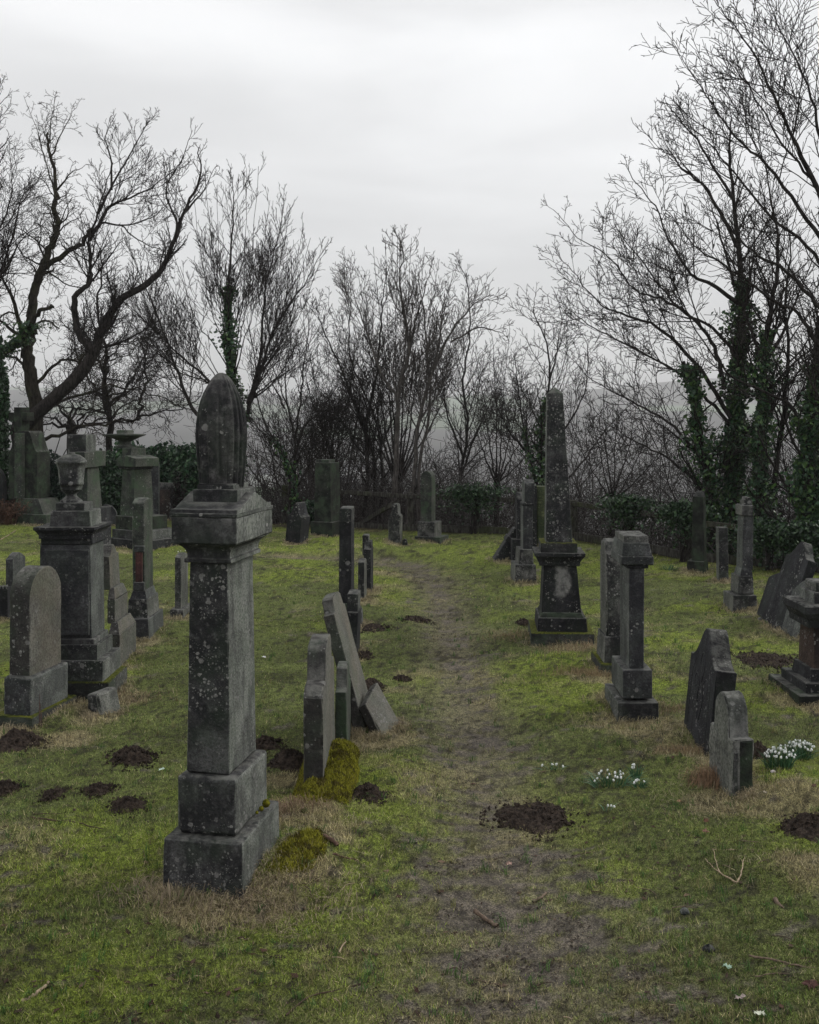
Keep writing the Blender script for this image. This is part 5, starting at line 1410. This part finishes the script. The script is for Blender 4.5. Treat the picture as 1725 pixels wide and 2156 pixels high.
# ------------------------------------------------------------------ snowdrops
PET, nn_, bb_ = newmat('white_petal'); bb_.inputs['Base Color'].default_value = (.72, .74, .72, 1); bb_.inputs['Roughness'].default_value = .5
def flower_mesh():
    V, Fc = [], []
    for k in range(5):
        a = k*6.283/5; c, s = math.cos(a), math.sin(a); o = len(V)
        for r_, z, w_ in ((.001, 0, .001), (.0075, -.008, .0058), (.0105, -.021, .0052), (.009, -.029, .001)):
            V += [(c*r_-s*w_, s*r_+c*w_, z), (c*r_+s*w_, s*r_-c*w_, z)]
        for i in range(3): Fc.append((o+2*i, o+2*i+1, o+2*i+3, o+2*i+2))
    return V, Fc
fV, fF = flower_mesh(); fmesh = None
def snowdrops(label, px, py, nfl, nlv, rx, ry, hgt, seed):
    global fmesh
    rr = random.Random(seed); X, Y = P(px, py); z0 = gz(X, Y)
    root = thing('snowdrop_clump', label, 'snowdrops', (X, Y, z0)); lb = Bag(3); sb = Bag(4)
    for k in range(nlv):
        a = rr.random()*6.28; q = rr.random()**.5; x, y = math.cos(a)*q*rx, math.sin(a)*q*ry
        z = gz(X+x, Y+y)-z0; h_ = hgt*rr.uniform(.35, .92); lx, ly = x*.75+rr.gauss(0, .032), y*.6+rr.gauss(0, .022); w_ = .0030
        t = rr.random()*3.14; dx, dy = math.cos(t)*w_, math.sin(t)*w_; c = np.array([(.035, .10, .045), (.055, .13, .06)][k % 2])*rr.uniform(.6, 1.3)
        lb.add([(x-dx, y-dy, z), (x+dx, y+dy, z), (x+lx*.5+dx, y+ly*.5+dy, z+h_*.65), (x+lx*.5-dx, y+ly*.5-dy, z+h_*.65), (x+lx*1.3, y+ly*1.3, z+h_)], [(0, 1, 2), (0, 2, 3), (3, 2, 4)], c)
    for k in range(nfl):
        a = rr.random()*6.28; q = rr.random()**.55; x, y = math.cos(a)*q*rx*.95, math.sin(a)*q*ry*.95
        z = gz(X+x, Y+y)-z0; h_ = hgt*rr.uniform(.82, 1.08)*(1-.25*q*q); ox, oy = x*.25+rr.gauss(0, .012), y*.25-.012
        tip = (x+ox, y+oy, z+h_)
        tube(sb, [(x, y, z), (x+ox*.4, y+oy*.4, z+h_*.7), (x+ox*.75, y+oy*.75, z+h_+.008), tip], [.0014]*4, 3, (.04, .09, .04))
        if fmesh is None:
            o = mk('flower', fV, fF, PET, root, False); fmesh = o.data
        else:
            o = bpy.data.objects.new('flower', fmesh); COL.objects.link(o); o.parent = root
        s = rr.uniform(.5, .72); o.location = tip; o.scale = (s, s, s); o.rotation_euler = (rr.gauss(0, .35), rr.gauss(0, .35), rr.random()*6)
    lb.build('leaves', LEAF, root, False); sb.build('stems', LEAF, root)
snowdrops('dense snowdrop clump right of the flaking headstone, the nearer of two', 1640, 1622, 58, 100, .085, .07, .15, 1)
snowdrops('dense snowdrop clump at the right, the farther of two', 1685, 1598, 50, 95, .080, .065, .125, 2)
snowdrops('loose row of snowdrops in the grass between the path and the flaking headstone', 1285, 1652, 17, 90, .12, .07, .10, 3)
snowdrops('tiny snowdrop tuft next to the loose row', 1338, 1640, 5, 30, .03, .025, .11, 4)
snowdrops('scattered few snowdrops just in front of the tiny tuft', 1345, 1658, 6, 30, .055, .03, .07, 5)
snowdrops('sparse snowdrops left of the loose row, beside the path', 1164, 1620, 5, 22, .06, .03, .06, 6)
snowdrops('snowdrop pair in front of the tazza monument', 382//1, 1410-240, 3, 10, .05, .03, .09, 7)
snowdrops('lone snowdrop among the soil scraps near the trodden molehill', 1270, 1705, 3, 6, .05, .02, .06, 8)
snowdrops('green shoots by the right fence left of the tapered pillar', 1408, 1202, 0, 60, .12, .06, .13, 9)
# white stone beside the snowdrops
WS, n_, b_2 = newmat('white_quartz'); b_2.inputs['Base Color'].default_value = (.55, .5, .48, 1)
for px, py, s, lab, m_ in [(1629, 1634, .022, 'small white stone in front of the snowdrops', WS), (1600, 2030-720, .03, 'pale pebble on the right lawn', MS['pale']), (735, 2000-900, .05, 'small stone at the far edge of the lawn', MS['grey']),
                          (1492, 2003, .03, 'dark pebble at the lower right among the leaves', MS['dark']), (1443, 1925, .025, 'grey pebble in the lower right grass', MS['grey'])]:
    X, Y = P(px, py); V, Fc = lathe(0, 0, [(.001, -.5*s), (s*.8, -.3*s), (s, .1*s), (s*.7, .6*s), (s*.3, .85*s), (.001, .9*s)], 12, disp=s*.5, seed=px)
    o = mk('pebble', V, Fc, m_); o.location = (X, Y, gz(X, Y)+.004); tag(o, lab, 'stone')

# ------------------------------------------------------------------ fallen sticks and leaves
def stick(label, pts, r0, r1, col, forks=(), name='fallen_branch'):
    W_ = [P(*p) for p in pts]; X, Y = W_[0]; z0 = gz(X, Y); rr = random.Random(int(pts[0][0]))
    root = thing(name, label, 'stick', (X, Y, z0)); bag = Bag(4)
    def lay(q, a, c, lift=0.):
        q = smooth_line([np.array([x-X, y-Y, (gz(x, y)+.006)-z0+a*.7+lift*k/len(q)+.002]) for k, (x, y) in enumerate(q)], 4, .002, rr)
        tube(bag, q, np.linspace(a, c, len(q))*(1+.15*np.sin(np.arange(len(q))*2.1)), 7, np.array(col))
    lay(W_, r0, r1)
    for f in forks: lay([P(*p) for p in f[0]], f[1], f[1]*.4, f[2] if len(f) > 2 else 0)
    bag.build('wood', WOODT, root)
DKW = (.06, .04, .03); PLW = (.30, .23, .16); MDW = (.13, .095, .07)
stick('short thick brown stick lying on the path at the centre bottom', [(1000, 1904), (1022, 1917), (1048, 1931)], .011, .009, MDW)
stick('short brown stick on the path above the thick one', [(1122, 1884), (1138, 1878), (1150, 1868)], .007, .006, MDW)
stick('pale peeled stick in the bottom left corner', [(42, 2132), (70, 2122), (88, 2110), (103, 2096)], .009, .006, PLW)
stick('long thin dark twig on the left grass', [(48, 1733), (110, 1742), (160, 1744), (215, 1756)], .005, .003, DKW, [([(50, 1731), (90, 1728), (130, 1727)], .003)])
stick('long thin twig at the lower right edge', [(1578, 2018), (1640, 2032), (1690, 2044), (1740, 2050)], .005, .004, MDW, [([(1590, 2058), (1640, 2056), (1740, 2056)], .003), ([(1622, 2045), (1660, 2038)], .003)])
stick('pale forked twig standing out of the grass at the right', [(1552, 1878), (1530, 1865), (1505, 1845), (1486, 1822)], .005, .002, PLW, [([(1552, 1878), (1563, 1866), (1566, 1852)], .005, .06), ([(1518, 1856), (1508, 1838), (1502, 1815)], .003, .05), ([(1552, 1878), (1530, 1884), (1520, 1880)], .003)])
stick('stubby grey stick in the right foreground', [(1632, 1912), (1640, 1922), (1648, 1932)], .012, .010, MDW)
stick('thin curved twig at the bottom right of the path', [(990, 2040), (1020, 2048), (1070, 2058)], .004, .003, MDW)
stick('thin twig running across the mud bottom centre left', [(602, 2130), (650, 2092), (700, 2078), (760, 2062)], .004, .003, DKW)
stick('small pale curved twig in the bottom centre left', [(1030-316, 1990+10), (718, 1990), (730, 1976)], .004, .003, PLW)
stick('small twig right of the bottom path', [(930, 2134-100), (955, 2040-20), (975, 2030)], .003, .002, DKW)
stick('dark twig at the right edge beside the large molehill', [(1560, 1783), (1640, 1790), (1740, 1796)], .004, .003, MDW)
stick('pale thin twig on the right grass', [(1500, 1803), (1540, 1808), (1590, 1812)], .003, .002, PLW)
stick('rotten reddish wood chunk with a twig beside the moss cushion', [(680, 1815), (700, 1824), (712, 1832)], .016, .010, (.09, .055, .04), [([(700, 1846), (730, 1846), (755, 1842)], .006)])
stick('curved pale twig lying left of the bowl monument', [(0, 1139), (18, 1130), (34, 1118)], .012, .008, PLW)
stick('long arching bramble stem on the soil left of the urn', [(90, 1136), (105, 1129), (130, 1127)], .008, .006, PLW)
stick('thin bent twig left of the obelisk', [(1112, 1378), (1095, 1360), (1080, 1345), (1072, 1338)], .004, .003, DKW)
stick('thin twigs on the low soil heap on the right lawn', [(1570, 1382), (1620, 1386), (1690, 1380)], .004, .003, DKW, [([(1590, 1400), (1640, 1394), (1660, 1402)], .003)])
stick('twig on the grass at the left of the path bottom', [(400, 2122), (440, 2110), (470, 2090)], .003, .002, DKW)
rr = random.Random(99)
for k in range(46):      # small twigs scattered on the near ground
    px, py = rr.uniform(20, 1700), rr.uniform(1560, 2150); a = rr.gauss(0, .5); l = rr.uniform(8, 26)
    W_ = [P(px, py), P(px+l*math.cos(a), py+l*.5*math.sin(a)), P(px+2*l*math.cos(a+.3), py+l*math.sin(a+.3))]
    X, Y = W_[0]; z0 = gz(X, Y); bag = Bag(4)
    q = smooth_line([np.array([x-X, y-Y, (gz(x, y)+.006)-z0+.004]) for x, y in W_], 3)
    tube(bag, q, np.linspace(.0026, .0014, len(q)), 5, np.array(rr.choice([DKW, MDW, PLW])))
    o = bag.build('twig', WOODT); o.location = (X, Y, z0); tag(o, 'small loose twig lying on the near grass', 'twig', 'small loose twigs on the near grass')
def leaf_thing(label, px, py, s, col, seed):
    X, Y = P(px, py); rr = random.Random(seed); n = 9; V = [(0, 0, .012)]; Fc = []
    for i in range(n*2):
        a = i*math.pi/n; r_ = s*(1 if i % 2 == 0 else .62)*(1.25 if i in (0, 1, 17) else .9)*rr.uniform(.85, 1.1)
        V.append((math.cos(a)*r_, math.sin(a)*r_, .012+rr.uniform(-.3, .5)*s*.6))
    for i in range(n*2): Fc.append((0, 1+i, 1+(i+1) % (n*2)))
    o = mk('fallen_leaf', V, Fc, WOODT if col[0] > col[1]*1.02 else LEAF, None, False, attr=np.tile(np.array(col), (len(V), 1)))
    o.location = (X, Y, gz(X, Y)+.012); o.rotation_euler = (rr.gauss(0, .15), rr.gauss(0, .15), rr.random()*6); tag(o, label, 'leaf')
for i, (px, py, s, c, lab) in enumerate([(1532, 2043, .026, (.22, .32, .24), 'pale green leaf lying in the lower right'), (1600, 2143, .03, (.5, .52, .42), 'whitish lobed leaf at the bottom right edge'),
    (1560, 2106, .03, (.30, .25, .23), 'curled grey-brown leaf at the bottom right'), (1706, 2085, .04, (.07, .035, .03), 'dark curled maple leaf in the bottom right corner'),
    (1073, 1812, .022, (.32, .22, .18), 'pale brown leaf on the path'), (342, 1629, .024, (.42, .52, .44), 'pale green leaf on the grass left of the draped monument'),
    (438, 1711-75, .018, (.25, .28, .27), 'grey chip of leaf by the base of the draped monument'), (556, 1388, .03, (.6, .6, .58), 'white scrap on the far grass right of the draped shaft'),
    (1485, 1763, .03, (.16, .09, .065), 'reddish leaf in front of the flaking headstone'), (1612, 1690, .018, (.3, .26, .2), 'pale leaf on the mound of the flaking headstone'),
    (1430, 1690, .02, (.3, .19, .11), 'tan leaf on the grass left of the flaking headstone'), (1488, 1731, .025, (.12, .06, .04), 'brown crumpled leaf in front of the flaking headstone')]):
    leaf_thing(lab, px, py, s, c, i)

# ------------------------------------------------------------------ worn inscriptions
def f_in(root, part, axis, rows, za, zb, ya, yb, mat=INK, sd=1):
    o = [c for c in root.children if c.name.split('.')[0] == part][0]
    co = np.array([v.co[:] for v in o.data.vertices]); lo, hi = co.min(0), co.max(0); h_ = hi[2]-lo[2]
    if axis == 'x': inscription(root, 'x', lo[0]+.001, lo[1]+ya*(hi[1]-lo[1]), lo[1]+yb*(hi[1]-lo[1]), lo[2]+za*h_, lo[2]+zb*h_, rows, mat, sd)
    else: inscription(root, 'y', lo[1]+.001, lo[0]+ya*(hi[0]-lo[0]), lo[0]+yb*(hi[0]-lo[0]), lo[2]+za*h_, lo[2]+zb*h_, rows, mat, sd)
f_in(S1, 'shaft', 'x', 19, .12, .93, .15, .88, sd=3)
for o_ in list(COL.objects):
    if o_.get('label', '').startswith('grey headstone with crow-stepped'): f_in(o_, 'tablet', 'x', 12, .2, .9, .15, .85, sd=5)
    if o_.get('label', '').startswith('yellow-green slate'): f_in(o_, 'tablet', 'y', 13, .35, .95, .08, .92, sd=6)
f_in(S2, 'tablet', 'x', 15, .25, .85, .15, .85, sd=7)

# carved scrolls on the tilted black headstone
def scroll(root, part, label=None):
    o = [c for c in root.children if c.name.split('.')[0] == part][0]
    co = np.array([v.co[:] for v in o.data.vertices]); lo, hi = co.min(0), co.max(0); W_, H_ = hi[1]-lo[1], hi[2]-lo[2]
    yc = (lo[1]+hi[1])/2; bag = Bag(4)
    def crv(pts, r0, r1):
        r0 *= .6; r1 *= .6
        q = smooth_line([np.array([lo[0]+.004, yc+a*W_, lo[2]+c*H_]) for a, c in pts], 5); tube(bag, q, np.linspace(r0, r1, len(q)), 6)
    for sg in (-1, 1):
        crv([(sg*.03, .36), (sg*.10, .50), (sg*.06, .60), (sg*.17, .66), (sg*.24, .62), (sg*.21, .56), (sg*.15, .58)], .016, .008)
    crv([(0, .62), (-.07, .72), (-.05, .80), (.04, .82), (.08, .75), (.02, .71)], .018, .010)
    crv([(-.33, .02), (-.33, .3), (-.33, .60), (-.28, .72), (-.16, .82)], .010, .008)
    crv([(.36, .02), (.36, .3), (.36, .62), (.30, .72), (.18, .84)], .010, .008)
    bag.build('carved_scroll', MS['dark'], root)
scroll(V1, 'tablet')
f_in(V2, 'tablet', 'x', 2, .52, .62, .1, .8, sd=8)

# ------------------------------------------------------------------ far houses in the valley haze
HW, n_, b_3 = newmat('far_render_wall'); b_3.inputs['Base Color'].default_value = (.75, .75, .73, 1)
HR, n_, b_4 = newmat('far_slate_roof'); b_4.inputs['Base Color'].default_value = (.12, .12, .13, 1)
rr = random.Random(5)
for k in range(16):
    Y = rr.uniform(420, 620); px = rr.uniform(285, 430) if k < 11 else rr.uniform(545, 760); X = (px-HX)/F*Y; z = gz(X, Y)
    root = thing('distant_house', 'white specks of houses in the misty valley', 'house', (X, Y, z), (0, 0, rr.uniform(-.4, .4)), 'houses far off in the misty valley')
    w_, d_, h_ = rr.uniform(8, 22), 8, rr.uniform(4, 6)
    V, Fc = rbox(-w_/2, w_/2, 0, d_, -1, h_, r=.05, cell=20, disp=0); mk('wall', V, Fc, HW, root, False)
    V = [(-w_/2-.3, -.3, h_), (w_/2+.3, -.3, h_), (w_/2+.3, d_+.3, h_), (-w_/2-.3, d_+.3, h_), (-w_/2-.3, d_/2, h_+3), (w_/2+.3, d_/2, h_+3)]
    mk("roof", V, [(0, 1, 5), (0, 5, 4), (2, 3, 4), (2, 4, 5), (0, 4, 3), (1, 2, 5), (0, 3, 2), (0, 2, 1)], HR, root, False)

# ------------------------------------------------------------------ haze
hz = bpy.data.materials.new('haze'); hz.use_nodes = True; t = hz.node_tree; t.nodes.clear()
ou = t.nodes.new('ShaderNodeOutputMaterial'); pv = t.nodes.new('ShaderNodeVolumePrincipled')
pv.inputs['Color'].default_value = (.95, .95, .955, 1); pv.inputs['Density'].default_value = .00045; pv.inputs['Anisotropy'].default_value = .2
t.links.new(pv.outputs[0], ou.inputs['Volume'])
V = np.array([(x, y, z) for z in (-45, 110) for y in (-40, 5600) for x in (-13000, 13000)])
h = mk('haze', V, [(0, 2, 3, 1), (4, 5, 7, 6), (0, 1, 5, 4), (2, 6, 7, 3), (0, 4, 6, 2), (1, 3, 7, 5)], hz, None, False, 'stuff')
